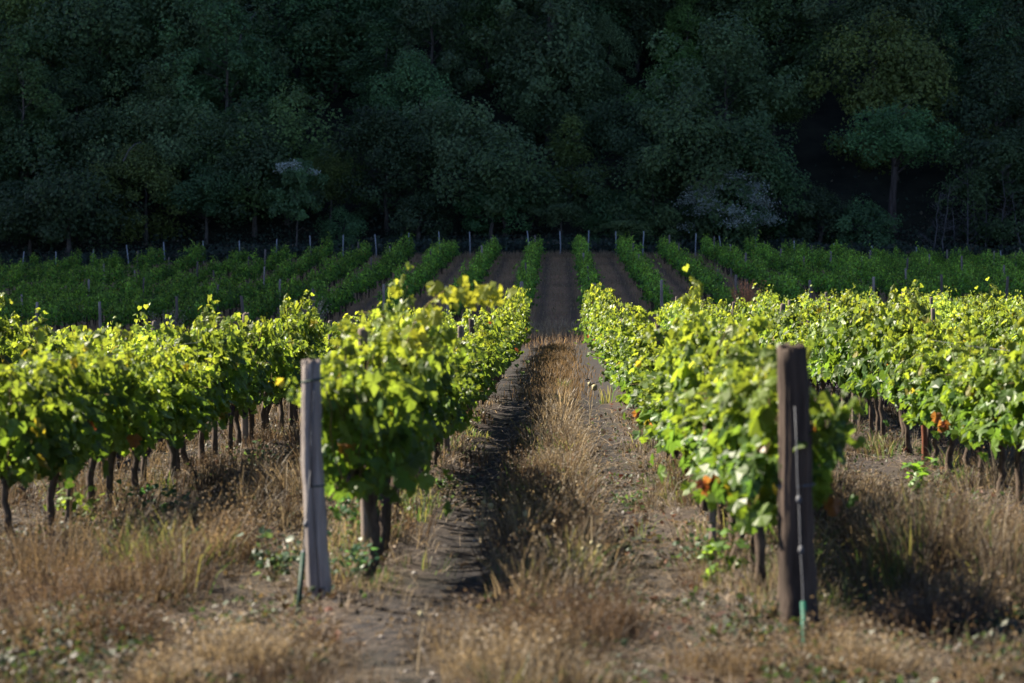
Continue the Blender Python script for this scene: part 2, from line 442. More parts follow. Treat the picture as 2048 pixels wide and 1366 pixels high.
M_shoot = solid_material('green_shoot', (.07, .07, .02), (.16, .11, .05), 20, bump=.1)
def foliage_mesh(name, rng, lod, **kw):
    P, Nn, T, S, paths = canopy_points(rng, **kw)
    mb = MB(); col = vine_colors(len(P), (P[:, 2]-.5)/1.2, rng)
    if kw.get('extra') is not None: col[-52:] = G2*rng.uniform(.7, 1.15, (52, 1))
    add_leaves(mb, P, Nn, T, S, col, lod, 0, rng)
    for p in paths: add_tube(mb, p[::3], np.linspace(.006, .003, len(p[::3])), 4, 1, cap=False)
    return mb.mesh(name, [M_leaf, M_shoot])

def trunk_mesh(name, rng):
    mb = MB(); n = 9; s = np.linspace(0, 1, n)
    x = np.cumsum(rng.normal(0, .016, n)); y = np.cumsum(rng.normal(0, .028, n)); x -= x[0]; y -= y[0]
    pts = np.stack([x, y, -.06+.77*s], 1)
    r = (.032+.014*np.exp(-s*6)+.012*np.exp(-((s-1)*5)**2))*rng.uniform(.85, 1.15)
    add_tube(mb, pts, r, 8, 0, rough=.09, rng=rng)
    for sg in (-1, 1):
        k = 6; q = np.linspace(0, 1, k)
        a = np.stack([x[-1]+rng.normal(0, .012, k), y[-1]+sg*(.02+.46*q), pts[-1, 2]-.03+.05*np.sin(q*PI)+rng.normal(0, .008, k)], 1)
        add_tube(mb, a, np.linspace(.027, .014, k), 6, 0, rough=.1, rng=rng)
    return mb.mesh(name, [M_bark])

def grape_mesh(name, rng):
    mb = MB()
    ico = bpy_ico()
    n = 40; t = rng.random(n)
    for q in t:
        rr = .042*(1-.75*q)+.006; a = rng.uniform(0, 2*PI)
        c = np.array([math.cos(a)*rr*rng.uniform(.5, 1), math.sin(a)*rr*rng.uniform(.5, 1), -.16*q])
        mb.add(ico[0]*.0115+c, ico[1], 0, (1, 1, 1), True)
    add_tube(mb, np.array([(0, 0, .05), (0, 0, 0), (0, 0, -.12)]), .004, 4, 0)
    return mb.mesh(name, [M_grape])
def bpy_ico():
    p = (1+5**.5)/2
    V = np.array([(-1, p, 0), (1, p, 0), (-1, -p, 0), (1, -p, 0), (0, -1, p), (0, 1, p), (0, -1, -p), (0, 1, -p), (p, 0, -1), (p, 0, 1), (-p, 0, -1), (-p, 0, 1)])/1.902
    F = np.array([(0, 11, 5), (0, 5, 1), (0, 1, 7), (0, 7, 10), (0, 10, 11), (1, 5, 9), (5, 11, 4), (11, 10, 2), (10, 7, 6), (7, 1, 8), (3, 9, 4), (3, 4, 2), (3, 2, 6), (3, 6, 8), (3, 8, 9), (4, 9, 5), (2, 4, 11), (6, 2, 10), (8, 6, 7), (9, 8, 1)])
    return V, F

FOL_HI = [foliage_mesh('foliage_near', np.random.default_rng(100+i), 0) for i in range(14)]
FOL_MID = [foliage_mesh('foliage_mid', np.random.default_rng(200+i), 1, shoots=10, fill=110) for i in range(12)]
TRUNKS = [trunk_mesh('trunk', np.random.default_rng(300+i)) for i in range(8)]
GRAPES = [grape_mesh('grape_cluster', np.random.default_rng(330+i)) for i in range(3)]
FOL_ARCH = foliage_mesh('foliage_arching', np.random.default_rng(41), 0, shoots=13, fill=130, tall=.12,
                        extra=[(.05, 0, .9), (.12, -.05, 1.35), (.25, -.1, 1.68), (.45, -.15, 1.82), (.68, -.2, 1.86), (.88, -.2, 1.80)])

SP = .95
allv = []
for k, x in NEAR_X.items():
    y0 = START.get(k, START[-2] if k < 0 else START[2])
    n = 0; y = y0+(.85 if k == -1 else .55)
    while y < NEAR_END-.3:
        if in_frame(x, y, .9):
            n += 1; allv.append(('near', k, x, y, n))
        y += SP
for k, x in FAR_X.items():
    n = 0; y = FAR_BEG+.6
    while y < FAR_END:
        if in_frame(x, y, .9):
            n += 1; allv.append(('far', k, x, y, n))
        y += SP
def vscore(v):
    z, k, x, y, n = v
    if z == 'far': return .1/y
    w = {1: 1.3, 2: 1.0}.get(abs(k), .42 if k < 0 else .55)
    return w/y
allv.sort(key=vscore, reverse=True)
single, rest = allv[:300], allv[300:]

def row_words(k):
    a = abs(k); side = 'left' if k < 0 else 'right'
    return ordn(a)+' row '+side+' of the central lane'

def vine_height(x, y, k):
    h = 1.0+.24*(float(vnoise(np.array([y*.33]), np.array([k*7.3]), 5)[0])-.5)*2
    if abs(k) == 1: h = h*(1-.10*math.exp(-((y-15.2)/1.6)**2))+.14*math.exp(-((y-19.4)/1.7)**2)
    if abs(k) == 1: h = h*(1+.34*min(1, max(0, (y-(60 if k < 0 else 52))/18))) - (.16 if y > 23 else 0)
    if k == 1: h += .10*math.exp(-((y-20.6)/1.6)**2)
    if k == -2: h *= .94+.17*min(1, max(0, (25-y)/5))
    if k < -2: h *= .95
    return h

rv = random.Random(3)
for z, k, x, y, n in single:
    g = gz(x, y)
    o = thing('grapevine', 'leafy grapevine, %s from the front of the %s' % (ordn(n), row_words(k)), 'grapevine', (x+rv.gauss(0, .03), y, g), 'grapevines trained along the trellis rows', PI*rv.randint(0, 1)+rv.gauss(0, .06))
    hz = vine_height(x, y, k)*rv.uniform(.86, 1.17)
    o.scale = (rv.uniform(.92, 1.12), 1, hz)
    obj('trunk', rv.choice(TRUNKS), o)
    arch = (k == -1 and n == 3)
    if k == -1 and y < 21: o.location[0] += .13*(21-y)/5
    if arch: o.scale = (1, 1, 1.07)
    elif k == -1 and y < 24: o.scale[2] = min(max(hz, 1.0), 1.16)
    if arch: o.rotation_euler = (0, 0, 0)
    obj('foliage', FOL_ARCH if arch else rv.choice(FOL_HI if y < 42 else FOL_MID), o)
    if y < 40:
        for q in range(rv.randint(1, 3)):
            c = obj('grape_cluster', rv.choice(GRAPES), o)
            c.location = (rv.choice((-1, 1))*rv.uniform(.03, .12), rv.uniform(-.42, .42), rv.uniform(.58, .70)); c.rotation_euler = (rv.gauss(0, .15), rv.gauss(0, .15), rv.uniform(0, 6))

def rest_vines():
    mb = MB()
    vs1 = []; vs2 = []
    for i in range(10):
        r = np.random.default_rng(400+i); P, Nn, T, S, _ = canopy_points(r, shoots=10, fill=80, skirt=20, step=.075)
        vs1.append((P, Nn, T, S*1.12, vine_colors(len(P), (P[:, 2]-.5)/1.2, r)))
        r = np.random.default_rng(500+i); P, Nn, T, S, _ = canopy_points(r, shoots=10, fill=85, skirt=14, step=.085)
        vs2.append((P, Nn, T, S*1.15, vine_colors(len(P), (P[:, 2]-.5)/1.2, r)))
    acc = {1: [], 2: []}
    tv, tq = tube(np.array([(0, 0, -.05), (.01, .02, .3), (0, 0, .64)]), [.045, .04, .045], 4, False)[:2]
    for z, k, x, y, n in rest:
        lod = 1 if y < 70 else 2
        P, Nn, T, S, C = rv.choice(vs1 if lod == 1 else vs2)
        sg = rv.choice((-1, 1)); f = np.array([sg, sg, 1.])
        hz = vine_height(x, y, k+(40 if z == 'far' else 0))*rv.uniform(.84, 1.18); w = rv.uniform(.75, 1.15) if z == 'far' else rv.uniform(.85, 1.35)
        if z == 'far': hz *= .97
        if z == 'far': hz *= rv.uniform(.80, 1.2)
        off = np.array([x+rv.gauss(0, .10), y, float(base_z(x, y))])
        if z == 'far' and rv.random() < .07: continue
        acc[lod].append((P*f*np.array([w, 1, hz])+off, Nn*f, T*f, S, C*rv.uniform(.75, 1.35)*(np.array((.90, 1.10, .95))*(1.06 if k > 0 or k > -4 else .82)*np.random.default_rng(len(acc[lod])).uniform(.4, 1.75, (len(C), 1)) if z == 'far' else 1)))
        mb.add(tv+off, tq, 1, (1, 1, 1), True)
    for lod, a in acc.items():
        add_leaves(mb, *[np.concatenate([q[j] for q in a]) for j in range(5)], lod, 0, np.random.default_rng(7))
    o = obj('distant_grapevines', mb.mesh('distant_grapevines', [M_leaf, M_bark]), kind='stuff')
    o['label'] = 'remaining trellised grapevines filling the outer rows and the shaded plot beyond'
rest_vines()

# ------------------------------------------------------------------ posts
def post_mesh(name, h, r0, r1, rng, mat, col, lean=(0, 0), sides=12, crack=.20, knots=0, cw=.17, wob=.012):
    mb = MB(); n = 22; s = np.linspace(0, 1, n)
    fixed = rng.normal(0, wob, sides); rip = rng.uniform(0, 6, 6); cracks = [(rng.uniform(PI, 2*PI), rng.uniform(.05, .15), rng.uniform(-.1, .5), rng.uniform(.6, 1.1), rng.uniform(.05, .09)) for _ in range(6 if sides > 20 else 0)]
    a = np.arange(sides)*2*PI/sides
    phase = rng.random(4)*6
    V = []
    for q in s:
        r = r0*(1-q)+r1*q
        ang = 1+.06*np.cos(2*a+phase[0])+.04*np.cos(3*a+phase[1]+q*2)+rng.normal(0, wob*.5, sides)+fixed+.045*np.sin(q*17+rip[0])*np.cos(a+rip[1])+.035*np.sin(q*29+rip[2])*np.cos(2*a+rip[3])+.03*np.sin(q*43+rip[4])*np.cos(4*a+rip[5])
        if crack: ang = ang-crack*np.exp(-((np.mod(a-PI*1.5-.25+.3*math.sin(q*3)+PI, 2*PI)-PI)/cw)**2)
        for tj, aj, q0, q1, wj in cracks: ang = ang-aj*np.exp(-((np.mod(a-tj-.12*math.sin(q*5+tj)+PI, 2*PI)-PI)/wj)**2)*(1 if q0 < q < q1 else 0)
        for kq, ka, kr in ((.12, 4.4, knots),):
            if kr: ang = ang+kr*np.exp(-((q-kq)/.06)**2)*np.exp(-((np.mod(a-ka+PI, 2*PI)-PI)/.6)**2)
        c = np.array([lean[0]*q+.012*math.sin(q*5+phase[2]), lean[1]*q+.01*math.sin(q*4+phase[3]), -.12+(h+.12)*q])
        V.append(np.stack([c[0]+np.cos(a)*r*ang, c[1]+np.sin(a)*r*ang, np.full(sides, c[2])+(rng.normal(0, .012, sides) if q == 1 else 0)], 1))
    # worn top: a bevel ring and a centre
    top = V[-1].copy(); c = top.mean(0); V.append(c+(top-c)*.86+np.array([0, 0, .012])); n += 1
    V = np.concatenate(V+[c[None]+np.array([[0, 0, .008]])])
    F = [(i*sides+k, i*sides+(k+1) % sides, (i+1)*sides+(k+1) % sides, (i+1)*sides+k) for i in range(n-1) for k in range(sides)]
    mb.add(V, F, 0, col, True)
    T = np.array([((n-1)*sides+k, (n-1)*sides+(k+1) % sides, n*sides) for k in range(sides)])
    mb.L.append(T.ravel()); mb.T.append(np.full(sides, 3, np.int32)); mb.M.append(np.zeros(sides, np.int32)); mb.C.append(np.broadcast_to(np.asarray(col, np.float32), (sides, 3))); mb.S.append(np.full(sides, False))
    return mb.mesh(name, [mat])

def ring_mesh(name, r, z, cx, cy, rad, mat, tilt=0.0, squash=1.0):
    a = np.linspace(0, 2*PI, 25)
    p = np.stack([cx+np.cos(a)*r, cy+np.sin(a)*r*squash, z+np.cos(a)*tilt], 1)
    mb = MB(); add_tube(mb, p, rad, 6, 0, cap=False); return mb.mesh(name, [mat])
def path_mesh(name, pts, rad, mat, sides=6):
    mb = MB(); add_tube(mb, np.array(pts, float), rad, sides, 0); return mb.mesh(name, [mat])

# the two big end posts
yl = 15.3; xl = px_to_x(633, yl); gl = gz(xl, yl)
hl = py_to_z(726, yl)-gl
pl = thing('vineyard_post', 'split grey wooden end post with wire ties heading the row left of the lane', 'post', (xl, yl, gl))
obj('post_shaft', post_mesh('grey_end_post', hl, .078, .060, np.random.default_rng(2), M_post, (1.62, 1.68, 1.75), (-.03, 0), 72, .34, 0, .10, .007), pl)
obj('wire_tie', ring_mesh('wire_tie', .068, hl-.11, -.028, 0, .006, M_darkmetal, .012), pl)
obj('wire_tie', ring_mesh('wire_tie', .073, hl-.78, -.014, 0, .005, M_darkmetal, .004), pl)
obj('hanging_wire', path_mesh('hanging_wire', [(-.01, -.066, hl-.12), (-.014, -.074, hl-.25), (-.03, -.078, hl-.5), (-.034, -.083, hl-.78)], .005, M_wire), pl)
yr = 13.95; xr = px_to_x(1604, yr); gr = gz(xr, yr)
hr = py_to_z(697, yr)-gr
pr = thing('vineyard_post', 'thick dark brown knotted end post at the front of the row right of the lane', 'post', (xr, yr, gr))
obj('post_shaft', post_mesh('brown_end_post', hr, .118, .088, np.random.default_rng(8), M_postbrown, (.9, .9, .9), (-.07, 0), 72, 0, .38, .2, .016), pr)
obj('wire_tie', ring_mesh('wire_tie', .108, hr*.52, -.037, 0, .006, M_wire, .006), pr)
# guy wires with green sleeves
def anchor(label, x, y, top, sleeve, mat):
    g = gz(x, y)
    t = thing('anchor_wire', label, 'anchor wire', (x, y, g))
    pts = [(0, 0, -.15), (0, 0, 0), (top[0]-x, top[1]-y, top[2]-g)]
    d = np.array(pts[2]); 
    k = [tuple(d*f+np.array([random.gauss(0, .0012), 0, 0])) for f in np.linspace(0, 1, 8)]
    obj('wire_strand', path_mesh('wire_strand', k, .0032, M_wire), t)
    obj('plastic_sleeve', path_mesh('plastic_sleeve', [tuple(d*-.06), tuple(d*sleeve*.5), tuple(d*sleeve)], .0165, mat, 10), t)
    for f in (.42, .62):
        c = d*f; obj('wire_clamp', path_mesh('wire_clamp', [tuple(c-d/np.linalg.norm(d)*.022), tuple(c), tuple(c+d/np.linalg.norm(d)*.022)], [.010, .016, .010], M_wire, 8), t)
ya = 13.0; xa = px_to_x(1612, ya)
anchor('green sleeved guy wire running up the front of the thick brown post', xa, ya, (xr-.055, yr-.115, gr+hr*.80), .22, M_greenplastic)
ya = 14.65; xa = px_to_x(594, ya)
anchor('dark green sleeved guy wire leaning beside the split grey post', xa, ya, (xl-.035, yl-.08, gl+hl*.55), .42, M_darkmetal)

POSTS = [post_mesh('post_plain', 1.62, .052, .046, np.random.default_rng(20+i), M_post, c, (random.gauss(0, .02), random.gauss(0, .03)), 10) for i, c in enumerate([(1, .97, .95), (.8, .76, .74), (1.1, 1.05, 1.05), (.6, .52, .48), (.9, .9, .95)])]
POSTS_FAR = [post_mesh('post_far', 1.62, .052, .046, np.random.default_rng(50+i), M_post, c, (random.gauss(0, .02), random.gauss(0, .03)), 8, 0) for i, c in enumerate([(1.5, 1.45, 1.5), (1.0, .95, .95), (2.1, 2.05, 2.1)])]
rp = random.Random(9)
def row_post(x, y, h, label, mesh=None, w=1.0, z=None):
    o = thing('vineyard_post', label, 'post', (x, y, float(base_z(x, y)) if y > 60 else gz(x, y)), 'posts along the vine rows', rp.uniform(0, 6), mesh or rp.choice(POSTS))
    o.scale = (w, w, h/1.62); o.rotation_euler[0] = rp.gauss(0, .02); o.rotation_euler[1] = rp.gauss(0, .025)
    return o
for k, offs in ((-1, [17.9]+[23.5+5.6*i for i in range(12)]), (1, [21.3]+[26.5+5.6*i for i in range(12)]), (-2, [31+5.6*i for i in range(10)]), (2, [34, 40, 46]+[52+5.6*i for i in range(7)]),
                (-3, [40, 51, 62, 73, 84]), (3, [45, 54, 62.7, 73, 84]), (-4, [62, 78, 90]), (4, [64, 76, 88]), (5, [80, 89]), (-5, [83])):
    x = NEAR_X[k]; i = 0
    for y in offs:
        if y < NEAR_END and in_frame(x, y, .05):
            i += 1; row_post(x+rp.gauss(0, .03), y, 1.66 if y < 22 else rp.uniform(1.36, 1.52) if abs(k) == 1 else rp.uniform(1.5, 1.7), 'weathered grey wooden post, %s post within the %s' % (ordn(i), row_words(k)), w=rp.uniform(.7, 1.05))
# rusty steel post and pale stakes of the second row right
row_post(4.12, 27.3, 1.0, 'rust red steel post among the trunks of the second row right of the lane', post_mesh('rusty_post', 1.62, .034, .034, np.random.default_rng(77), M_rust, (1, 1, 1), (0, 0), 8, 0))
for i, (px, y) in enumerate(((1428, 17.3), (1346, 26.2), (1304, 33.0))):
    row_post(px_to_x(px, y), y, 1.0+.1*i, 'thin pale grey stake between vine trunks, %s from the brown post in that row' % ordn(i+1), POSTS[2], .55)
# head posts of the shaded plot and taller posts inside it
for k, x in FAR_X.items():
    if in_frame(x, FAR_BEG, 0):
        y = FAR_BEG-.2
        row_post(x+rp.gauss(0, .1), y, rp.uniform(1.62, 1.95), 'wooden head post starting the shaded plot, %s row %s of lane' % (ordn(abs(k)), 'left' if k < 0 else 'right'), rp.choice(POSTS_FAR), w=rp.uniform(1.1, 1.6))
for k, x in FAR_X.items():
    i = 0
    for y in (112, 126, 140, 153):
        yy = y+rp.uniform(-4, 4)
        if in_frame(x, yy, 0) and rp.random() < .6:
            i += 1; row_post(x, yy, rp.uniform(1.68, 1.95), 'grey post in the shaded plot, %s along the %s row %s of lane' % (ordn(i), ordn(abs(k)), 'left' if k < 0 else 'right'), rp.choice(POSTS_FAR), w=rp.uniform(.85, 1.2))

# trellis wires
for k in (-1, 1, -2, 2):
    x = NEAR_X[k]; y0 = START[k]
    for nm, h in (('lower', .66), ('middle', 1.05), ('upper', 1.45)):
        ys = np.arange(y0, NEAR_END+.1, 3.0)
        mb = MB(); add_tube(mb, np.stack([np.full_like(ys, x), ys, base_z(np.full_like(ys, x), ys)+h+.01*np.sin(ys)], 1), .003, 4, 0, cap=False)
        o = obj('trellis_wire', mb.mesh('trellis_wire', [M_wire])); tag(o, 'thin %s trellis wire strung along the %s' % (nm, row_words(k)), 'wire', 'trellis wires')

# ------------------------------------------------------------------ wire fence at the forest edge
FY = 168.5
fpx = [(42, 1.35), (110, 1.25), (182, 1.3), (255, 1.5), (327, 1.6), (405, 1.6), (478, 1.5), (552, 1.5), (620, 1.65), (686, 1.6), (752, 1.55), (817, 1.55), (879, 1.6), (940, 1.55), (1058, 1.55), (1120, 1.5), (1177, 1.6), (1232, 1.55), (1285, 1.6), (1390, 1.5), (1440, 1.4), (1510, 1.4), (1588, 1.4), (1665, 1.4), (1745, 1.35), (1830, 1.35), (1915, 1.3), (2000, 1.3)]
fence = thing('wire_fence', 'long wire mesh fence with thin pale posts between shaded vines and forest', 'fence', (0, FY, float(base_z(0, FY))))
f0 = fence.location
xs = []
for i, (px, h) in enumerate(fpx):
    x = px_to_x(px, FY); z = float(base_z(x, FY)); xs.append((x, z))
    mb = MB(); add_tube(mb, [(0, 0, -.2), (random.gauss(0, .02), 0, .6), (random.gauss(-.03, .05), 0, h+.15)], [.045, .042, .038], 7, 0)
    p = obj('fence_post', mb.mesh('fence_post', [M_fencepost]), fence); p.location = (x-f0.x, 0, z-f0.z)
mb = MB()
wx = np.arange(-42, 36, .5)
for h in np.arange(.1, 1.45, .22):
    add_tube(mb, np.stack([wx, np.full_like(wx, .05), base_z(wx, np.full_like(wx, FY))-f0.z+h+.03*np.sin(wx*1.3+h)], 1), .004, 3, 0, cap=False)
for q in np.arange(-42, 36, .3):
    z = float(base_z(q, FY))-f0.z; add_tube(mb, [(q, .05, z+.05), (q+.01, .05, z+.7), (q, .05, z+1.42)], .003, 3, 0, cap=False)
obj('wire_mesh', mb.mesh('wire_mesh', [M_wire]), fence)

# ------------------------------------------------------------------ forest
def crown_mesh(name, rng, w, h, clumps, per, leaf, kind='round', matcol=(1, 1, 1)):
    """leaf sized faces gathered in clumps through the crown's volume; crown base at z=0"""
    P, Nn, T, S, C = [], [], [], [], []; ph = rng.uniform(0, 6.3, 4)
    for i in range(clumps):
        for _ in range(20):
            a = rng.uniform(0, 2*PI); q = rng.random()**.85
            if kind == 'cone': rad = w/2*(1-q)**.8*rng.uniform(.35, 1.05); zz = h*q
            elif kind == 'tall': rad = w/2*math.sin(PI*min(1, .12+q*.86))**.7*rng.uniform(.45, 1.1); zz = h*q
            elif kind == 'flat': rad = w/2*math.sqrt(max(0, 1-(q*.9)**2))*rng.uniform(.3, 1.1); zz = h*(.25+.75*q)
            else: rad = w/2*math.sqrt(max(.03, 1-(2*q-.85)**2/1.33))*rng.uniform(.4, 1.08); zz = h*q
            rad *= 1+.26*math.sin(2*a+ph[0])+.22*math.sin(3*a+ph[1]+5*q)+.2*math.sin(9*q+ph[2]); zz *= 1+.14*math.sin(a+ph[3])
            c = np.array([math.cos(a)*rad, math.sin(a)*rad, zz])
            if c[1] < w*.28: break          # more of the mass towards the open side
        cr = w*rng.uniform(.07, .18)
        n = int(per*rng.uniform(.6, 1.3)); d = unit(rng.normal(0, 1, (n, 3)))*rng.uniform(.2, 1, (n, 1))**.5
        p = c+d*cr*np.array([1.15, 1.15, 1.0])
        P.append(p); out = unit(c-np.array([0, 0, h*.35]))*.6
        Nn.append(d*.9+out+np.array([0, -.15, .3])+rng.normal(0, .5, (n, 3))); T.append(rng.normal(0, 1, (n, 3))+np.array([0, 0, -.6])); S.append(rng.uniform(.6, 1.25, n)*leaf)
        base = np.array(matcol)*rng.uniform(.72, 1.3); C.append(np.clip(base*rng.uniform(.75, 1.25, (n, 1)), 0, 1))
    mb = MB(); add_leaves(mb, np.concatenate(P), np.concatenate(Nn), np.concatenate(T), np.concatenate(S), np.concatenate(C), 2, 0, rng)
    return mb.mesh(name, [M_tree])

def limb_mesh(name, rng, h, r, limbs, spread, mat=M_trunk, col=(1, 1, 1), start=.35, fork=1):
    mb = MB(); n = 10; s = np.linspace(0, 1, n)
    x = np.cumsum(rng.normal(0, .014*h, n))*.6; y = np.cumsum(rng.normal(0, .014*h, n))*.6; x -= x[0]; y -= y[0]
    pts = np.stack([x, y, -.4+(h+.4)*s], 1)
    add_tube(mb, pts, r*(1-.85*s)+r*.25*np.exp(-s*12), 8, 0, col, .05, rng)
    for i in range(limbs):
        q = rng.uniform(start, .95); b = np.array([np.interp(q, s, pts[:, j]) for j in range(3)])
        a = rng.uniform(0, 2*PI); L = spread*rng.uniform(.5, 1)*(1.15-q*.6); k = 6; w = np.linspace(0, 1, k)
        up = rng.uniform(.35, 1.0)
        bp = b+np.stack([math.cos(a)*L*w+rng.normal(0, .03*L, k)*w, math.sin(a)*L*w+rng.normal(0, .03*L, k)*w, L*up*w**1.3], 1)
        add_tube(mb, bp, np.linspace(r*.38*(1.1-q*.7), r*.05, k), 5, 0, col)
        for f in range(fork):
            m = rng.uniform(.35, .8); bb = np.array([np.interp(m, w, bp[:, j]) for j in range(3)]); a2 = a+rng.normal(0, .9); L2 = L*.5
            fp = bb+np.stack([math.cos(a2)*L2*w, math.sin(a2)*L2*w, L2*up*w], 1)
            add_tube(mb, fp, np.linspace(r*.16, r*.03, k), 4, 0, col)
    return mb.mesh(name, [mat])

BASE = (.086, .126, .052)
CR = {}
for i in range(6): CR[('round', i)] = crown_mesh('crown_round', np.random.default_rng(600+i), 7.5, 7.0, 70, 170, .21, 'round', BASE)
for i in range(5): CR[('tall', i)] = crown_mesh('crown_tall', np.random.default_rng(620+i), 5.5, 9.5, 70, 165, .20, 'tall', BASE)
for i in range(2): CR[('cone', i)] = crown_mesh('crown_cone', np.random.default_rng(640+i), 5.0, 7.0, 60, 140, .18, 'cone', BASE)
for i in range(4): CR[('flat', i)] = crown_mesh('crown_flat', np.random.default_rng(650+i), 7.0, 4.5, 54, 160, .20, 'flat', BASE)
for i in range(4): CR[('bush', i)] = crown_mesh('crown_bush', np.random.default_rng(670+i), 4.0, 3.2, 40, 150, .15, 'round', BASE)
NV = {'round': 6, 'tall': 5, 'cone': 2, 'flat': 4, 'bush': 4}
HT = {'round': 7.0, 'tall': 9.5, 'cone': 7.0, 'flat': 4.5, 'bush': 3.2}
WD = {'round': 7.5, 'tall': 5.5, 'cone': 5.0, 'flat': 7.0, 'bush': 4.0}
TT = [limb_mesh('tree_trunk', np.random.default_rng(700+i), 9, .20, 12, 2.0) for i in range(5)]
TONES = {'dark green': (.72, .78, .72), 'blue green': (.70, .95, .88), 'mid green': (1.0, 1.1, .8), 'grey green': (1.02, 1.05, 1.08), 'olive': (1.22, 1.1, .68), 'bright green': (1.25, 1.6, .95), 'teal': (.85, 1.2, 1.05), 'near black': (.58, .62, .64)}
rt = random.Random(21)
FOREST = []
def tree(x, y, kind, tone, sc=1.0, stem=2.5, label=None, cw=None, ch=None, name='tree'):
    z = terrain(x, y)
    o = thing(name, label or '', 'tree', (x, y, z-.1), 'trees of the shaded forest')
    c = obj('crown', CR[(kind, rt.randrange(NV[kind]))], o); c.location = (0, 0, stem)
    sx = (cw/WD[kind]) if cw else sc; sz = (ch/HT[kind]) if ch else sc
    c.scale = (sx*rt.uniform(.95, 1.05), sx, sz)
    c.rotation_euler = (0, 0, rt.uniform(-.5, .5))
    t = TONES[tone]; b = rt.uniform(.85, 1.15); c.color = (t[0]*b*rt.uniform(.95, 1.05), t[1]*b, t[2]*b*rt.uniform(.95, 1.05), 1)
    tr = obj('trunk', rt.choice(TT), o); top = stem+HT[kind]*sz*.8; tr.scale = (sx*.9, sx*.9, top/9.0)
    FOREST.append((o, x, y, tone, label))
    return o
def tree_px(cx, cy, w, h, y, kind, tone, label, stem=None):
    """a tree whose crown is centred near a picture point at distance y"""
    x = px_to_x(cx, y); cw = w*y/FPX; ch = h*y/FPX
    zb = py_to_z(cy+h/2, y); st = zb-terrain(x, y)
    return tree(x, y, kind, tone, label=label, cw=cw, ch=ch, stem=max(.3, st))

hero = [
 (840, 225, 190, 190, 186, 'round', 'teal', 'teal green rounded tree mid slope above the fence, brightest crown of its part'),
 (975, 95, 200, 200, 200, 'round', 'mid green', 'tall mid green tree with layered crown at the top of the picture, left of centre'),
 (640, 95, 280, 210, 200, 'round', 'blue green', 'broad blue green tree high on the slope left of the centre'),
 (770, 150, 170, 200, 193, 'tall', 'blue green', 'upright blue green tree between the broad blue tree and the layered tree'),
 (1370, 75, 120, 150, 199, 'tall', 'bright green', 'slender bright green tree reaching up right of centre'),
 (1340, 205, 150, 190, 190, 'tall', 'bright green', 'brighter green drooping tree below the slender bright green tree'),
 (1215, 120, 110, 140, 198, 'round', 'grey green', 'grey green silvery tree right of the layered tree'),
 (1145, 225, 200, 170, 190, 'round', 'grey green', 'wide greyish rounded tree above the lane'),
 (1560, 75, 260, 180, 198, 'round', 'mid green', 'broad green tree high on the slope right of centre'),
 (1545, 225, 160, 90, 188, 'flat', 'mid green', 'flat topped small green tree with a bare leaning stem, right of centre'),
 (1740, 50, 260, 190, 193, 'round', 'grey green', 'upper crown of the biggest grey tree in the right part'),
 (1790, 200, 280, 260, 186, 'round', 'olive', 'very large olive tree with a thick trunk at the right'),
 (1960, 80, 140, 160, 194, 'tall', 'blue green', 'dark tall tree at the right edge near the top'),
 (1140, 330, 150, 160, 181, 'cone', 'olive', 'feathery olive tree with pointed top above the end of the lane'),
 (985, 415, 130, 90, 174.5, 'bush', 'teal', 'small teal bush just behind the fence left of the lane'),
 (60, 60, 240, 220, 200, 'round', 'olive', 'olive tree tinted as if sunlit at the upper left corner'),  # olive tone stands in for sunlight on this tree
 (440, 5, 130, 110, 205, 'round', 'olive', 'tree top tinted golden as if sunlit at the upper edge left of centre'),  # sunlight on the top put into the leaf tone
 (290, 390, 200, 160, 177, 'round', 'olive', 'olive low tree above the left stretch of fence'),
 (150, 250, 180, 220, 189, 'tall', 'dark green', 'dark green tall tree left side mid slope'),
 (660, 355, 110, 100, 177, 'round', 'olive', 'small olive tree beside the white flowered creeper'),
 (1120, 430, 130, 60, 173.5, 'flat', 'grey green', 'low arching grey bush above the end of the lane'),
 (1260, 455, 130, 40, 172, 'flat', 'grey green', 'low trailing grey bush leaning over the fence right of the lane'),
]
occupied = [(1452, 425, 120, 75), (592, 375, 60, 50)]
for cx, cy, w, h, y, kind, tone, lab in hero:
    tree_px(cx, cy, w, h, y, kind, tone, lab); occupied.append((cx, cy, w*.42, h*.42))
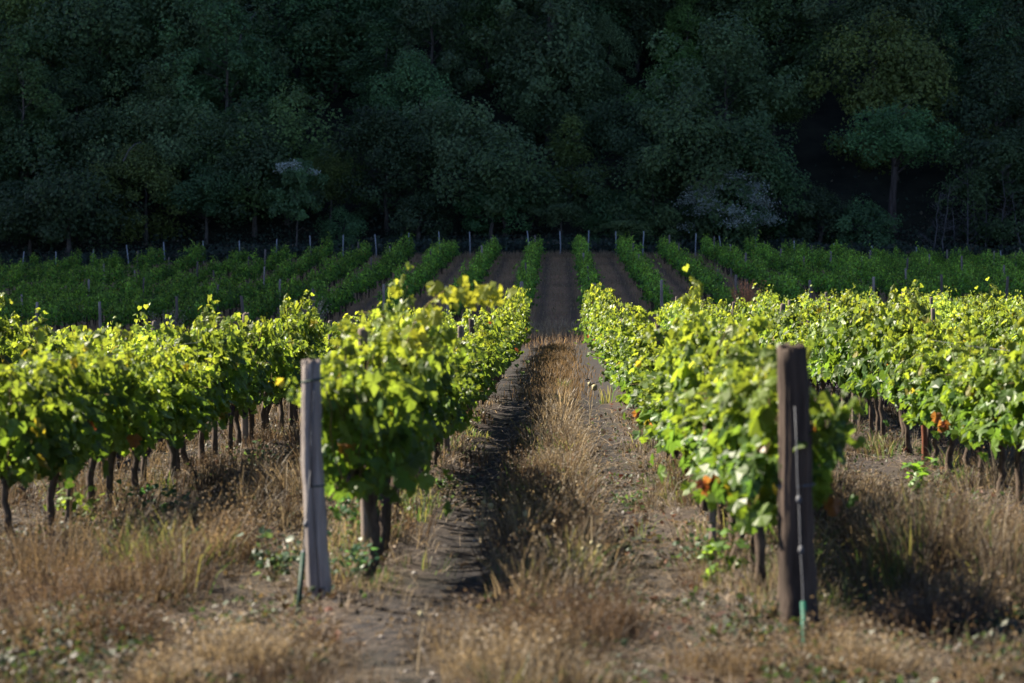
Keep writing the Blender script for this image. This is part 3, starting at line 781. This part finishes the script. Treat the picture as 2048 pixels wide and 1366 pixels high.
# fill the slope tier by tier
tier_names = ['forest edge tier', 'second forest tier', 'third forest tier', 'fourth forest tier', 'fifth forest tier', 'top forest tier']
for ti, (y, kinds, step) in enumerate([(175.5, ('bush', 'flat', 'bush', 'round'), 3.3), (181, ('round', 'flat', 'tall'), 4.3), (187.5, ('round', 'tall', 'round'), 4.6), (194, ('round', 'tall'), 4.8), (201, ('round', 'tall'), 5.0), (209, ('round',), 5.6)]):
    x = px_to_x(-60, y); lst = []
    while x < px_to_x(2110, y):
        yy = y+rt.uniform(-2.5, 2.5); 
        if yy < 173: yy = 173+rt.random()
        k = rt.choice(kinds); s = rt.uniform(1.0, 1.5) if ti else rt.uniform(.8, 1.35)
        cpx = VPX+x/yy*FPX
        zc = terrain(x, yy)+2+HT[k]*s*.5; cpy = VPY-(zc-CAM_H)/yy*FPX
        clash = any(abs(cpx-a) < c and abs(cpy-b) < d for a, b, c, d in occupied)
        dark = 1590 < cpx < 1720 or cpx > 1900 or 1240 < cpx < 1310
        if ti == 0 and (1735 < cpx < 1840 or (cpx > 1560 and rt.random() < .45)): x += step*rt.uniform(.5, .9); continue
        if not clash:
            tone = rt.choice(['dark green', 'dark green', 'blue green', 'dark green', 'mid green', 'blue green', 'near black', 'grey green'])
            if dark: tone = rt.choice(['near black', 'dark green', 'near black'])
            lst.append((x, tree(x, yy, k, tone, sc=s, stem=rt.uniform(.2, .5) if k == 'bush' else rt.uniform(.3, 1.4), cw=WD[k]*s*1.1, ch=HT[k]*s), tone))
        x += step*rt.uniform(.75, 1.3)
    for i, (x, o, tone) in enumerate(sorted(lst, key=lambda q: q[0])):
        o['label'] = '%s broadleaf tree, %s from the left in the %s' % (tone, ordn(i+1), tier_names[ti])

# thick trunk of the big olive tree, dead pale trees
y = 177.5; x = px_to_x(1785, y)
big = thing('tree', 'massive grey brown trunk with a small dark crown, beneath the very large olive tree', 'tree', (x, y, terrain(x, y)), 'trees of the shaded forest')
obj('trunk', limb_mesh('big_trunk', np.random.default_rng(5), 9.5, .38, 12, 3.0, M_trunk, (.75, .68, .72), .5), big)
c = obj('crown', CR[('flat', 1)], big); c.location = (.8, 0, 4.6); c.scale = (1.1, 1.0, .9); c.color = (.8, 1.15, 1.0, 1)
DEAD = [limb_mesh('dead_tree', np.random.default_rng(800+i), 8, .085, 22, 2.0, M_pale, start=.2, fork=4) for i in range(4)]
for i, (px, h, yy, rot) in enumerate(((1858, 5.2, 173.5, 0), (1882, 5.8, 173, 1), (1932, 7.0, 174.5, 2), (1968, 6.5, 175, 3), (2005, 7.2, 174, 4), (2035, 5.4, 173, 5), (1908, 4.0, 175.5, 2.4), (1950, 7.6, 176.5, .6))):
    x = px_to_x(px, yy)
    o = thing('dead_tree', 'pale leafless dead tree, %s from the left in the bare stand at the right' % ordn(i+1), 'dead tree', (x, yy, terrain(x, yy)), 'bare dead trees', rot, DEAD[i % 4])
    o.scale = (.9, .9, h/8); o.rotation_euler[1] = rt.gauss(0, .09)
# bent dead snag hanging out of the foliage
def snag(label, pts, y, r):
    p = np.array([(px_to_x(a, y), y, py_to_z(b, y)) for a, b in pts]); b0 = p[0].copy()
    o = thing('dead_branch', label, 'dead branch', tuple(b0), me=path_mesh('dead_branch', p-b0, np.linspace(r*1.2, r*.3, len(p)), M_pale, 6)); return o
snag('thin pale leaning dead stem high on the slope left of centre', [(468, 132), (474, 110), (482, 70), (492, 50), (512, 25)], 189, .08)
snag('short curved bleached dead branch above the left part of the fence', [(245, 322), (256, 300), (268, 288), (282, 283)], 171.9, .05)

# flowering creeper bushes
def blossom_mesh(name, rng, w, h, n, clusters, zlo=.2, col=(.38, .42, .38)):
    mb = MB(); P = []
    for i in range(clusters):
        a = rng.uniform(PI*.9, PI*2.1); q = rng.uniform(zlo, 1.0); rad = w/2*math.sqrt(max(.06, 1-(q*.92)**2))*rng.uniform(1.02, 1.24)
        c = np.array([math.cos(a)*rad, math.sin(a)*rad, h*q*1.08])
        m = int(n/clusters*rng.uniform(.4, 1.7)); P.append(c+rng.normal(0, 1, (m, 3))*np.array([.32, .25, .13])*w/4)
    P = np.concatenate(P); m = len(P)
    add_leaves(mb, P, rng.normal(0, 1, (m, 3))+np.array([0, -.5, .7]), rng.normal(0, 1, (m, 3)), rng.uniform(.07, .15, m), np.array(col)*rng.uniform(.6, 1.2, (m, 1)), 2, 0, rng)
    return mb.mesh(name, [M_fallen])
def flower_bush(label, px, pz, w, h, y, n, clusters, zlo):
    x = px_to_x(px, y); zb = py_to_z(pz, y)
    o = thing('flowering_shrub', label, 'shrub', (x, y, terrain(x, y)))
    st = zb-terrain(x, y)
    c = obj('foliage', crown_mesh('creeper_foliage', np.random.default_rng(n), w, h, 60, 80, .20, 'round', BASE), o); c.location = (0, 0, max(0, st)); c.color = (.9, 1.1, 1.1, 1)
    b = obj('blossom', blossom_mesh('blossom', np.random.default_rng(n+1), w, h, n, clusters, zlo), o); b.location = (0, 0, max(0, st))
    tr = obj('stem', TT[0], o); tr.scale = (.4, .4, max(.1, (st+h*.6)/9))
flower_bush('large dome shaped shrub covered in greyish white blossom behind the fence right of centre', 1452, 482, 5.6, 4.5, 173.6, 6000, 40, .12)
flower_bush('smaller creeper covered shrub with a cap of white blossom above the fence left of centre', 592, 440, 3.2, 3.8, 173.4, 520, 7, .82)

# dark undergrowth between the fence and the first trees
def undergrowth():
    rng = np.random.default_rng(91); n = 36000
    x = rng.uniform(-46, 42, n); y = 169.5+rng.gamma(1.6, 2.2, n); y = np.minimum(y, 186)
    hmax = .35+1.0*vnoise(x*.45, y*.45, 4)+np.where(x > 16, .9*vnoise(x*.7, y*.7, 8), 0)
    z = np.where(y > 174, hill_z(x, y), base_z(x, y))+rng.random(n)*hmax
    C = np.array((.034, .05, .035))*rng.uniform(.6, 1.4, (n, 1)); b = rng.random(n) < .12; C[b] = np.array((.10, .085, .06))*rng.uniform(.6, 1.2, (b.sum(), 1))
    mb = MB(); add_leaves(mb, np.stack([x, y, z], 1), rng.normal(0, 1, (n, 3))+np.array([0, -.4, .8]), rng.normal(0, 1, (n, 3)), rng.uniform(.16, .34, n), C, 2, 0, rng)
    o = obj('undergrowth', mb.mesh('undergrowth', [M_tree]), kind='stuff'); o.color = (1, 1, 1, 1)
undergrowth()

# ------------------------------------------------------------------ grass
STRAW = np.array([(.150, .116, .080), (.094, .068, .050), (.146, .125, .100), (.050, .038, .031), (.225, .186, .136)])
def blades(x, y, h, w, col, rng, lean=.35, zfn=ground_z, lv2=None):
    n = len(x); z = zfn(x, y)-.015
    a = rng.uniform(0, 2*PI, n); d = np.stack([np.cos(a), np.sin(a), np.zeros(n)], 1)
    la = rng.uniform(0, 2*PI, n); lv = np.abs(rng.normal(0, lean, n))
    lx, ly = (np.cos(la)*lv, np.sin(la)*lv) if lv2 is None else lv2
    lv = np.hypot(lx, ly)
    L = np.stack([lx, ly, np.ones(n)], 1)*h[:, None]
    B = np.stack([x, y, z], 1)
    mid = B+L*np.array([.42, .42, .6]); tip = B+L*np.array([1, 1, 1])-np.array([0, 0, 1])*(lv**2*h*.35)[:, None]
    ww = (w/2)[:, None]
    V = np.stack([B-d*ww, B+d*ww, mid+d*ww*.85, mid-d*ww*.85, tip+d*ww*.25, tip-d*ww*.25], 1).reshape(-1, 3)
    i = np.arange(n)[:, None]*6
    F = np.concatenate([i+np.array([[0, 1, 2, 3]]), i+np.array([[3, 2, 4, 5]])], 1).reshape(-1, 4)
    return V, F, np.repeat(col, 2, 0), tip
def spikelets(mb, tip, h, col, rng, k=5, size=.016):
    n = len(tip)
    P = np.repeat(tip, k, 0)+rng.normal(0, 1, (n*k, 3))*np.array([.016, .016, .04]); m = len(P)
    add_leaves(mb, P, rng.normal(0, 1, (m, 3)), rng.normal(0, .6, (m, 3))+np.array([0, 0, -.6]), rng.uniform(.6, 1.4, m)*size, np.repeat(col, k, 0)*1.12, 2, 0, rng)

def sample_xy(rng, n, y0, y1, power=2.0, m=.4):
    # uniform over the picture rather than over the field: nearer means denser
    t = rng.random(n); y = 1/((1-t)/y0+t/y1) if power == 2 else (y0**(1-power)*(1-t)+y1**(1-power)*t)**(1/(1-power))
    x = rng.uniform(px_to_x(0, 1), px_to_x(2048, 1), n)*(y+1.0)
    return x, y

def rut(x, y): return (np.abs(x+.85) < .36) & (y < 22)

def grass():
    rng = np.random.default_rng(31); mb = MB(); mg = MB()
    # clumps: blades splay outwards from the middle of each clump
    T = 13000
    x, y = sample_xy(rng, T, 11.2, 60, 1.6)
    d = lane_coord(x); inlane = (x > -1.4) & (x < 1.3)
    mid = np.exp(-((d-1.35)/np.where(y < 16.5, .25, .32))**2); row = np.exp(-(d/.36)**2); track = np.exp(-((d-.70)/.22)**2)
    dens = np.where(inlane, 1.25*mid+.55*row, .85*mid+.6*row+.35)
    dens *= 1-.93*track*np.where(inlane, 1, .6)
    head = (y < 14.6+np.clip(-x-1.2, 0, 4)*.3)
    dens = np.where(head & (np.abs(x+.05) > 1.3), .62, dens)
    dens *= np.clip(3.6*fbm(x*1.5, y*1.1, 77)-1.3, .04, 1.4)
    dens = np.where(inlane & (mid > .4) & (y < 48), np.maximum(dens, .75), dens)
    dens *= np.where(y > 47, .3, 1)
    dens = np.where((np.abs(x+.85) < .33) & (y < 22), dens*.12, dens)
    keep = rng.random(T) < dens
    x, y, d = x[keep], y[keep], d[keep]; inl = inlane[keep]; hd = head[keep]; m = len(x)
    patch = fbm(x*.9, y*.6, 55)
    hh = np.where(inl, .16+.26*patch, .10+.50*np.clip(patch*1.6-.35, 0, 1))*np.where(d < .4, .6, 1); hh = np.where(hd, .07+.34*np.clip(patch*1.8-.5, 0, 1), hh)
    nearpost = (np.hypot(x-xl, (y-yl+.9)*.6) < .75) | (np.hypot(x-xr, (y-yr+.9)*.6) < .8); hh = np.where(nearpost, np.minimum(hh, .11), hh)
    hh *= rng.uniform(.5, 1.35, m)*np.where(y < 15, .6, 1)
    tone = vnoise(x*.9, y*.6, 12)
    green = rng.random(m) < np.where(hd | (x < -3.0), .02, np.where(d < .5, .26, .03)+np.where(vnoise(x*1.3, y*.8, 88) > .8, .3, 0))
    nb = 30
    cr = rng.uniform(.03, .12, m); ca = rng.uniform(0, 2*PI, m); cl = np.abs(rng.normal(0, .22, m))
    for sel, mbx, isg in ((~green, mb, False), (green, mg, True)):
        k = int(sel.sum()); n = k*nb
        ox = rng.normal(0, 1, n); oy = rng.normal(0, 1, n); r = np.repeat(cr[sel], nb)
        xs = np.repeat(x[sel], nb)+ox*r; ys = np.repeat(y[sel], nb)+oy*r
        h = np.repeat(hh[sel], nb)*rng.uniform(.35, 1.15, n)
        w = np.clip(.0048*ys/14, .0048, .02)*rng.uniform(.6, 1.5, n)
        lx = ox*.28+np.repeat((cl*np.cos(ca))[sel], nb)+rng.normal(0, .18, n)
        ly = oy*.28+np.repeat((cl*np.sin(ca))[sel], nb)+rng.normal(0, .18, n)
        if isg:
            c = np.array((.06, .105, .035))*rng.uniform(.6, 1.3, (n, 1)); g2 = rng.random(n) < .4; c[g2] = np.array((.19, .18, .08))
        else:
            ti = np.repeat(np.clip((tone[sel]*5+rng.normal(0, 1.1, k)).astype(int), 0, 4), nb)
            c = STRAW[ti]*np.repeat(np.where(hd[sel], .8, np.where(inl[sel], 1.3, 1.0)), nb)[:, None]*rng.uniform(.55, 1.3, (n, 1))*np.repeat(rng.uniform(.75, 1.25, (k, 1)), nb, 0)  # lane straw brightened in colour to look more lit
        V, F, C, tip = blades(xs, ys, h, w, c, rng, lv2=(lx, ly))
        mbx.add(V, F, 0, C)
        if not isg:
            sp = (rng.random(n) < np.where(ys < 15.5, .07, .18)) & (ys < 34) & (h > .14); spikelets(mbx, tip[sp], h[sp], c[sp], rng, 5, .018)
    n = 70000; xs, ys = sample_xy(rng, n, 11.2, 40, 1.7); k = rng.random(n) < np.clip(3*fbm(xs*1.7, ys*1.2, 41)-1.1, 0, 1)*(1-.7*np.exp(-((lane_coord(xs)-.7)/.2)**2)); k &= ~rut(xs, ys); xs, ys = xs[k], ys[k]; n = len(xs)
    add_leaves(mg, np.stack([xs, ys, ground_z(xs, ys)+rng.uniform(.01, .12, n)], 1), rng.normal(0, .6, (n, 3))+np.array([0, 0, .8]), rng.normal(0, 1, (n, 3)), rng.uniform(.02, .06, n),
               np.array([(.032, .045, .022), (.055, .038, .028), (.03, .025, .021), (.038, .06, .03)])[rng.integers(0, 4, n)]*rng.uniform(.6, 1.3, (n, 1)), 2, 0, rng)
    # lying straw, pale stalks
    n = 26000; xs, ys = sample_xy(rng, n, 11.2, 45, 1.7); k = ~(rut(xs, ys) & (rng.random(n) < .85)); xs, ys = xs[k], ys[k]; n = len(xs); h = rng.uniform(.12, .4, n)
    V, F, C, tip = blades(xs, ys, h, np.full(n, .006)*np.clip(ys/14, 1, 2.2), np.array((.27, .22, .17))*rng.uniform(.4, 1.3, (n, 1)), rng, 2.6)
    V = V.reshape(-1, 6, 3); V[:, 2:4, 2] = V[:, 0:1, 2]+.04+.03*rng.random((n, 1)); V[:, 4:, 2] = V[:, 0:1, 2]+.03+.07*rng.random((n, 1)); mb.add(V.reshape(-1, 3), F, 0, C)
    # the big pale tufts
    for px, py, r, hgt, tn in ((430, 1085, .16, .42, 0), (340, 1140, .15, .36, 0), (500, 1120, .12, .34, 1), (150, 1215, .2, .34, 1), (480, 1335, .2, .3, 4), (390, 1350, .16, .26, 4), (250, 1290, .18, .28, 1), (60, 1300, .16, .28, 0), (960, 1330, .13, .36, 0), (1090, 1300, .16, .36, 1), (1010, 1360, .16, .3, 4), (1190, 1270, .1, .3, 1),
                               (1725, 1130, .17, .3, 0), (1850, 1230, .18, .3, 0), (1725, 1350, .16, .24, 4), (1990, 1090, .16, .32, 0), (1950, 1290, .2, .28, 1), (1780, 1340, .18, .26, 0), (1450, 1358, .16, .2, 0), (1100, 960, .13, .34, 2), (1130, 900, .13, .36, 2), (1080, 1040, .13, .32, 1), (1150, 1120, .12, .3, 1), (1120, 850, .14, .36, 2), (620, 1310, .12, .22, 1)):
        yy = CAM_H*FPX/(py-VPY); xx = px_to_x(px, yy); n = 240
        for q in range(3):
            ox, oy = rng.normal(0, 1, n), rng.normal(0, 1, n); cxx, cyy = xx+rng.normal(0, r), yy+rng.normal(0, r*1.6)
            h = hgt*rng.uniform(.5, 1.15)*rng.uniform(.4, 1.1, n)
            c = STRAW[tn]*(1.0 if yy < 14.5 else 1.3)*rng.uniform(.55, 1.3, (n, 1)); lean = rng.normal(0, .25, 2)
            V, F, C, tip = blades(cxx+ox*r*.55, cyy+oy*r*.55, h, .005*rng.uniform(.6, 1.5, n)*max(1, yy/14), c, rng, lv2=(ox*.36+lean[0]+rng.normal(0, .15, n), oy*.36+lean[1]+rng.normal(0, .15, n))); mb.add(V, F, 0, C)
            k = rng.random(n) < .3; spikelets(mb, tip[k], h[k], c[k], rng, 5, .018)
    # far grass: lane middles, the bank, the shaded lanes, the edge before the fence
    def far(n, xf, yf, hlo, hhi, colr, dm=1.0, wid=.02):
        xs, ys = xf(n), yf(n); h = rng.uniform(hlo, hhi, n)
        c = colr*rng.uniform(.6, 1.25, (n, 1)); zz = lambda a, b: ground_z(a, b)
        V, F, C, tip = blades(xs, ys, h, np.full(n, wid)*rng.uniform(.7, 1.4, n), c, rng, .4, zz); mb.add(V, F, 0, C)
    s = np.array((.33, .24, .155))
    far(5000, lambda n: rng.normal(-.05, .38, n), lambda n: rng.uniform(45, 91, n), .08, .2, s*.5)  # blades darkened in colour to stand in for lane shade
    far(20000, lambda n: rng.uniform(-26, 24, n), lambda n: rng.normal(94.6, 1.9, n), .15, .42, s*1.5)  # bank and far lane blades lightened in colour against the shade over them
    fx = np.array([v for v in FAR_X.values()])
    far(26000, lambda n: rng.choice(fx, n)+rng.normal(0, .42, n), lambda n: rng.uniform(98, 166, n), .12, .45, s*1.25, wid=.03)
    far(34000, lambda n: rng.choice(fx, n)+1.41+rng.normal(0, .42, n), lambda n: rng.uniform(98, 166, n), .05, .2, s*1.5, wid=.03)
    far(12000, lambda n: rng.uniform(-40, 36, n), lambda n: rng.normal(166.0, 1.0, n), .15, .5, s*1.2, wid=.03)
    o = obj('dry_grass', mb.mesh('dry_grass', [M_grass]), kind='stuff'); o['label'] = 'dry straw coloured grass between the vine rows'
    o = obj('green_grass', mg.mesh('green_grass', [M_green]), kind='stuff'); o['label'] = 'scattered green grass tufts under the vines'
grass()

def fallen_leaves():
    rng = np.random.default_rng(44); n = 5200
    x, y = sample_xy(rng, n, 11.2, 42, 1.6)
    d = lane_coord(x); right = np.exp(-((x-.75)/.35)**2)
    k = rng.random(n) < (.10+.55*right+.25*np.exp(-(d/.35)**2)); k &= ~(rut(x, y) & (rng.random(len(x)) < .8)); x, y = x[k], y[k]; n = len(x)
    z = ground_z(x, y)+rng.uniform(.01, .07, n)
    cs = np.array([(.13, .035, .02), (.16, .06, .03), (.09, .04, .028), (.18, .12, .075), (.22, .165, .12)])
    C = cs[rng.integers(0, 5, n)]*rng.uniform(.6, 1.2, (n, 1))
    mb = MB(); add_leaves(mb, np.stack([x, y, z], 1), rng.normal(0, .55, (n, 3))+np.array([0, 0, 1.]), rng.normal(0, 1, (n, 3)), rng.uniform(.03, .085, n), C*.75, 1, 0, rng)
    obj('fallen_leaves', mb.mesh('fallen_leaves', [M_fallen]), kind='stuff')
    n = 900; x, y = sample_xy(rng, n, 11.2, 60, 1.7); d = lane_coord(x)
    k = rng.random(n) < .08+.5*np.exp(-((d-.68)/.25)**2); x, y = x[k], y[k]
    ico = bpy_ico(); mb = MB()
    for a, b in zip(x, y):
        s = rng.uniform(.006, .02)*(1+b/60); mb.add(ico[0]*s*rng.uniform(.6, 1.3, (12, 3))*np.array([1, 1, .6])+np.array([a, b, gz(a, b)+s*.2]), ico[1], 0, (1, 1, 1), True)
    n = 9000; x, y = sample_xy(rng, n, 11.2, 60, 1.8); d = lane_coord(x); k = rng.random(n) < .12+.6*np.exp(-((d-.68)/.25)**2); x, y = x[k], y[k]; n = len(x); z = ground_z(x, y)
    sz = rng.gamma(2.0, .008, n)*(1+y/50); V = ico[0][None]*sz[:, None, None]*rng.uniform(.5, 1.5, (n, 12, 3))*np.array([1, 1, .6])+np.stack([x, y, z], 1)[:, None]
    mc = MB(); mc.add(V.reshape(-1, 3), (ico[1][None]+np.arange(n)[:, None, None]*12).reshape(-1, 3), 0, np.repeat(rng.uniform(.5, 1.25, (n, 1))*np.ones(3), 20, 0))
    o = obj('soil_clods', mc.mesh('soil_clods', [M_clod]), kind='stuff')
    obj('gravel', mb.mesh('gravel', [M_stone]), kind='stuff')
fallen_leaves()

# ------------------------------------------------------------------ weeds
def weed_mesh(name, rng, h, w, n, leaf, col):
    mb = MB(); P = []; paths = []
    for i in range(9):
        a = rng.uniform(0, 2*PI); k = 6; s = np.linspace(0, 1, k); L = rng.uniform(.3, 1)*w/2
        p = np.stack([np.cos(a)*L*s, np.sin(a)*L*s, h*rng.uniform(.5, 1)*s**.8], 1); paths.append(p)
        m = n//9; q = rng.uniform(.15, 1, m); P.append(np.stack([np.interp(q, s, p[:, j]) for j in range(3)], 1)+rng.normal(0, .035, (m, 3)))
    P = np.concatenate(P); P[:, 2] = np.maximum(P[:, 2], .02); m = len(P)
    add_leaves(mb, P, rng.normal(0, .5, (m, 3))+np.array([0, -.2, 1]), rng.normal(0, 1, (m, 3)), rng.uniform(.6, 1.3, m)*leaf, np.array(col)*rng.uniform(.7, 1.3, (m, 1)), 1, 0, rng)
    ms = MB()
    for p in paths: add_tube(ms, p, np.linspace(.005, .002, 6), 4, 0, cap=False)
    return mb.mesh(name, [M_leaf]), ms.mesh(name+'_stalks', [M_shoot])
wrng = np.random.default_rng(61)
weeds = [
 (730, 1095, .42, .7, 130, .06, (.05, .13, .055), 'bushy green weed behind the base of the split grey post'),
 (700, 1185, .34, .6, 110, .05, (.035, .09, .05), 'dark green weed to the right of the split grey post foot'),
 (545, 1165, .40, .5, 90, .055, (.05, .09, .055), 'grey green leafy weed to the left of the split grey post foot'),
 (1440, 1185, .42, .42, 46, .085, (.09, .17, .035), 'young bright vine shoot on the ground beside the brown end post'),
 (1835, 985, .36, .45, 40, .10, (.08, .17, .03), 'bright green leafy weed in dry grass right of the brown post'),
 (145, 1068, .36, .6, 60, .075, (.10, .16, .035), 'yellow green weed at the trunk feet near the left edge'),
 (325, 1035, .34, .7, 90, .055, (.04, .11, .05), 'dark leafy weed under the second row left'),
 (1265, 1015, .22, .6, 80, .04, (.05, .10, .04), 'low green weed beside the right wheel track'),
 (900, 985, .20, .7, 90, .04, (.05, .10, .045), 'low green weed along the left row shadow'),
 (1065, 1035, .26, .35, 70, .045, (.12, .16, .045), 'pale green tuft on the middle grass strip'),
 (1240, 1130, .20, .5, 80, .04, (.05, .085, .045), 'flat green weed on the right wheel track'),
 (1395, 1140, .22, .5, 70, .05, (.05, .10, .05), 'small dark weed below the right row of vines'),
 (520, 930, .30, .8, 90, .05, (.06, .11, .05), 'grey green weed clump between the first and second rows left'),
]
for px, py, h, w, n, lf, c, lab in weeds:
    y = CAM_H*FPX/(py-VPY); x = px_to_x(px, y)
    o = thing('weed', lab, 'weed', (x, y, gz(x, y)), 'leafy weeds')
    a, b = weed_mesh('weed_leaves', wrng, h, w, n, lf, c); obj('leaves', a, o); obj('stalks', b, o)

def dry_weed(label, px, py, y, h, w, n, col, heads, hs, headcol):
    x = px_to_x(px, y); z = float(base_z(x, y)); rng = wrng; ms = MB(); mh = MB(); ico = bpy_ico(); heads_at = []
    for i in range(n):
        a = rng.uniform(0, 2*PI); s = np.linspace(0, 1, 5); L = rng.uniform(.1, 1)*w/2; hh = h*rng.uniform(.6, 1)
        p = np.stack([np.cos(a)*L*s**1.4, np.sin(a)*L*s**1.4, hh*s], 1); add_tube(ms, p, np.linspace(.006, .003, 5)*max(1, y/40), 4, 0, col, cap=False)
        for q in range(heads):
            t = rng.uniform(.55, 1); c = np.array([np.interp(t, s, p[:, j]) for j in range(3)])+rng.normal(0, .03*w, 3)
            heads_at.append(c); mh.add(ico[0]*hs*rng.uniform(.6, 1.3)+c, ico[1], 0, headcol, True)
    o = thing('dried_weed', label, 'dried weed', (x, y, z), 'dried seed plants')
    obj('stems', ms.mesh('stems', [M_seed]), o); 
    if len(heads_at) > 8: obj('seed_heads', mh.mesh('seed_heads', [M_seed]), o)  # all seed heads of a large bush in one mesh
    else:
        for c in heads_at:
            m1 = MB(); m1.add(ico[0]*hs*rng.uniform(.6, 1.3)*np.array([.85, .85, 1.15])+c, ico[1], 0, headcol, True); obj('seed_head', m1.mesh('seed_head', [M_seed]), o)
dry_weed('rust brown dried bush standing at the row end among the right rows', 1492, 600, 93.5, 2.1, 1.7, 70, (1.0, .55, .4), 6, .02, (1.1, .6, .42))
dry_weed('greyish dried flower clump with white dots beyond the left rows', 622, 620, 96.5, 1.7, 2.2, 60, (.8, .7, .6), 5, .022, (1.6, 1.5, 1.5))
dry_weed('dark dried weed clump beyond the left rows near the edge', 330, 610, 97, 1.4, 2.0, 40, (.7, .6, .55), 4, .02, (1.2, 1.1, 1.1))
dry_weed('pale dried stalks in the grass at the end of the first right row', 1730, 600, 93.0, 1.2, 1.6, 50, (.9, .65, .5), 4, .018, (1, .7, .55))
for i, (px, y, lab) in enumerate(((1180, 36, 'two headed dry seed stalk beside the right row along the lane'), (962, 18.5, 'pale round seed head stalk at the left edge of the middle grass strip'), (1045, 17.6, 'round seed head plant in the middle of the grass strip'), (1185, 16.2, 'brownish seed head plant at the right edge of the grass strip'), (835, 12.6, 'single pinkish seed head on a thin stalk at the bottom of the left wheel track'))):
    dry_weed(lab, px, 0, y, .5 if i else .75, .28, 2 if i == 0 else 1 if i == 4 else 4, (1, .9, .75), 1, .022 if i else .045, (1.1, 1.1, .85))
# scrap of white paper in the dry grass
mb = MB(); u = np.linspace(-.13, .13, 9); v = np.linspace(-.07, .07, 6); U, Vv = np.meshgrid(u, v)
Z = .07+.03*np.sin(U*30)+.02*np.cos(Vv*50+U*20); idx = np.arange(54).reshape(6, 9)
F = np.stack([idx[:-1, :-1], idx[:-1, 1:], idx[1:, 1:], idx[1:, :-1]], -1).reshape(-1, 4)
top = np.stack([U.ravel(), Vv.ravel(), Z.ravel()], 1); mb.add(top, F, 0, (1, 1, 1), True); mb.add(top-np.array([0, 0, .003]), F[:, ::-1], 0, (1, 1, 1), True)
y = CAM_H*FPX/(1102-VPY); x = px_to_x(1772, y)
thing('paper_scrap', 'crumpled white paper scrap lying in the dry grass right of the brown post', 'litter', (x, y, gz(x, y)+.05), None, .2, mb.mesh('paper_scrap', [M_litter]))

# ------------------------------------------------------------------ light, camera, render
w = bpy.data.worlds.new('World'); scn.world = w; w.use_nodes = True
nt = w.node_tree; bg = nt.nodes['Background']
sky = nt.nodes.new('ShaderNodeTexSky'); sky.sky_type = 'NISHITA'; sky.sun_disc = False
sky.sun_elevation = SUN_EL; sky.sun_rotation = 2*PI-SUN_AZ
sky.air_density = .36; sky.dust_density = .1; sky.ozone_density = 2.0
nt.links.new(sky.outputs[0], bg.inputs[0]); bg.inputs[1].default_value = .062
sun = bpy.data.lights.new('sun', 'SUN'); sun.energy = 5.0; sun.angle = math.radians(.5); sun.color = (1.0, .89, .72)
so = bpy.data.objects.new('sun', sun); COL.objects.link(so)
S = Vector((SX*math.cos(SUN_EL), SY*math.cos(SUN_EL), math.sin(SUN_EL)))
so.rotation_euler = S.to_track_quat('Z', 'Y').to_euler(); so.location = (0, 0, 60)

cam = bpy.data.cameras.new('camera'); cam.sensor_width = 36; cam.lens = FPX/2048*36; cam.clip_end = 3000
cam.dof.use_dof = True; cam.dof.focus_distance = 46; cam.dof.aperture_fstop = 2.6
co = bpy.data.objects.new('camera', cam); COL.objects.link(co); co.location = (0, 0, CAM_H)
co.rotation_euler = (PI/2-math.atan((683-VPY)/FPX), 0, math.atan((VPX-1024)/FPX)); scn.camera = co

scn.view_settings.view_transform = 'Standard'; scn.view_settings.look = 'None'
scn.view_settings.exposure = 2.0; scn.view_settings.gamma = 1
cy = scn.cycles
cy.max_bounces = 6; cy.diffuse_bounces = 3; cy.glossy_bounces = 2; cy.transmission_bounces = 4; cy.transparent_max_bounces = 4
cy.use_denoising = True; cy.sample_clamp_indirect = 4
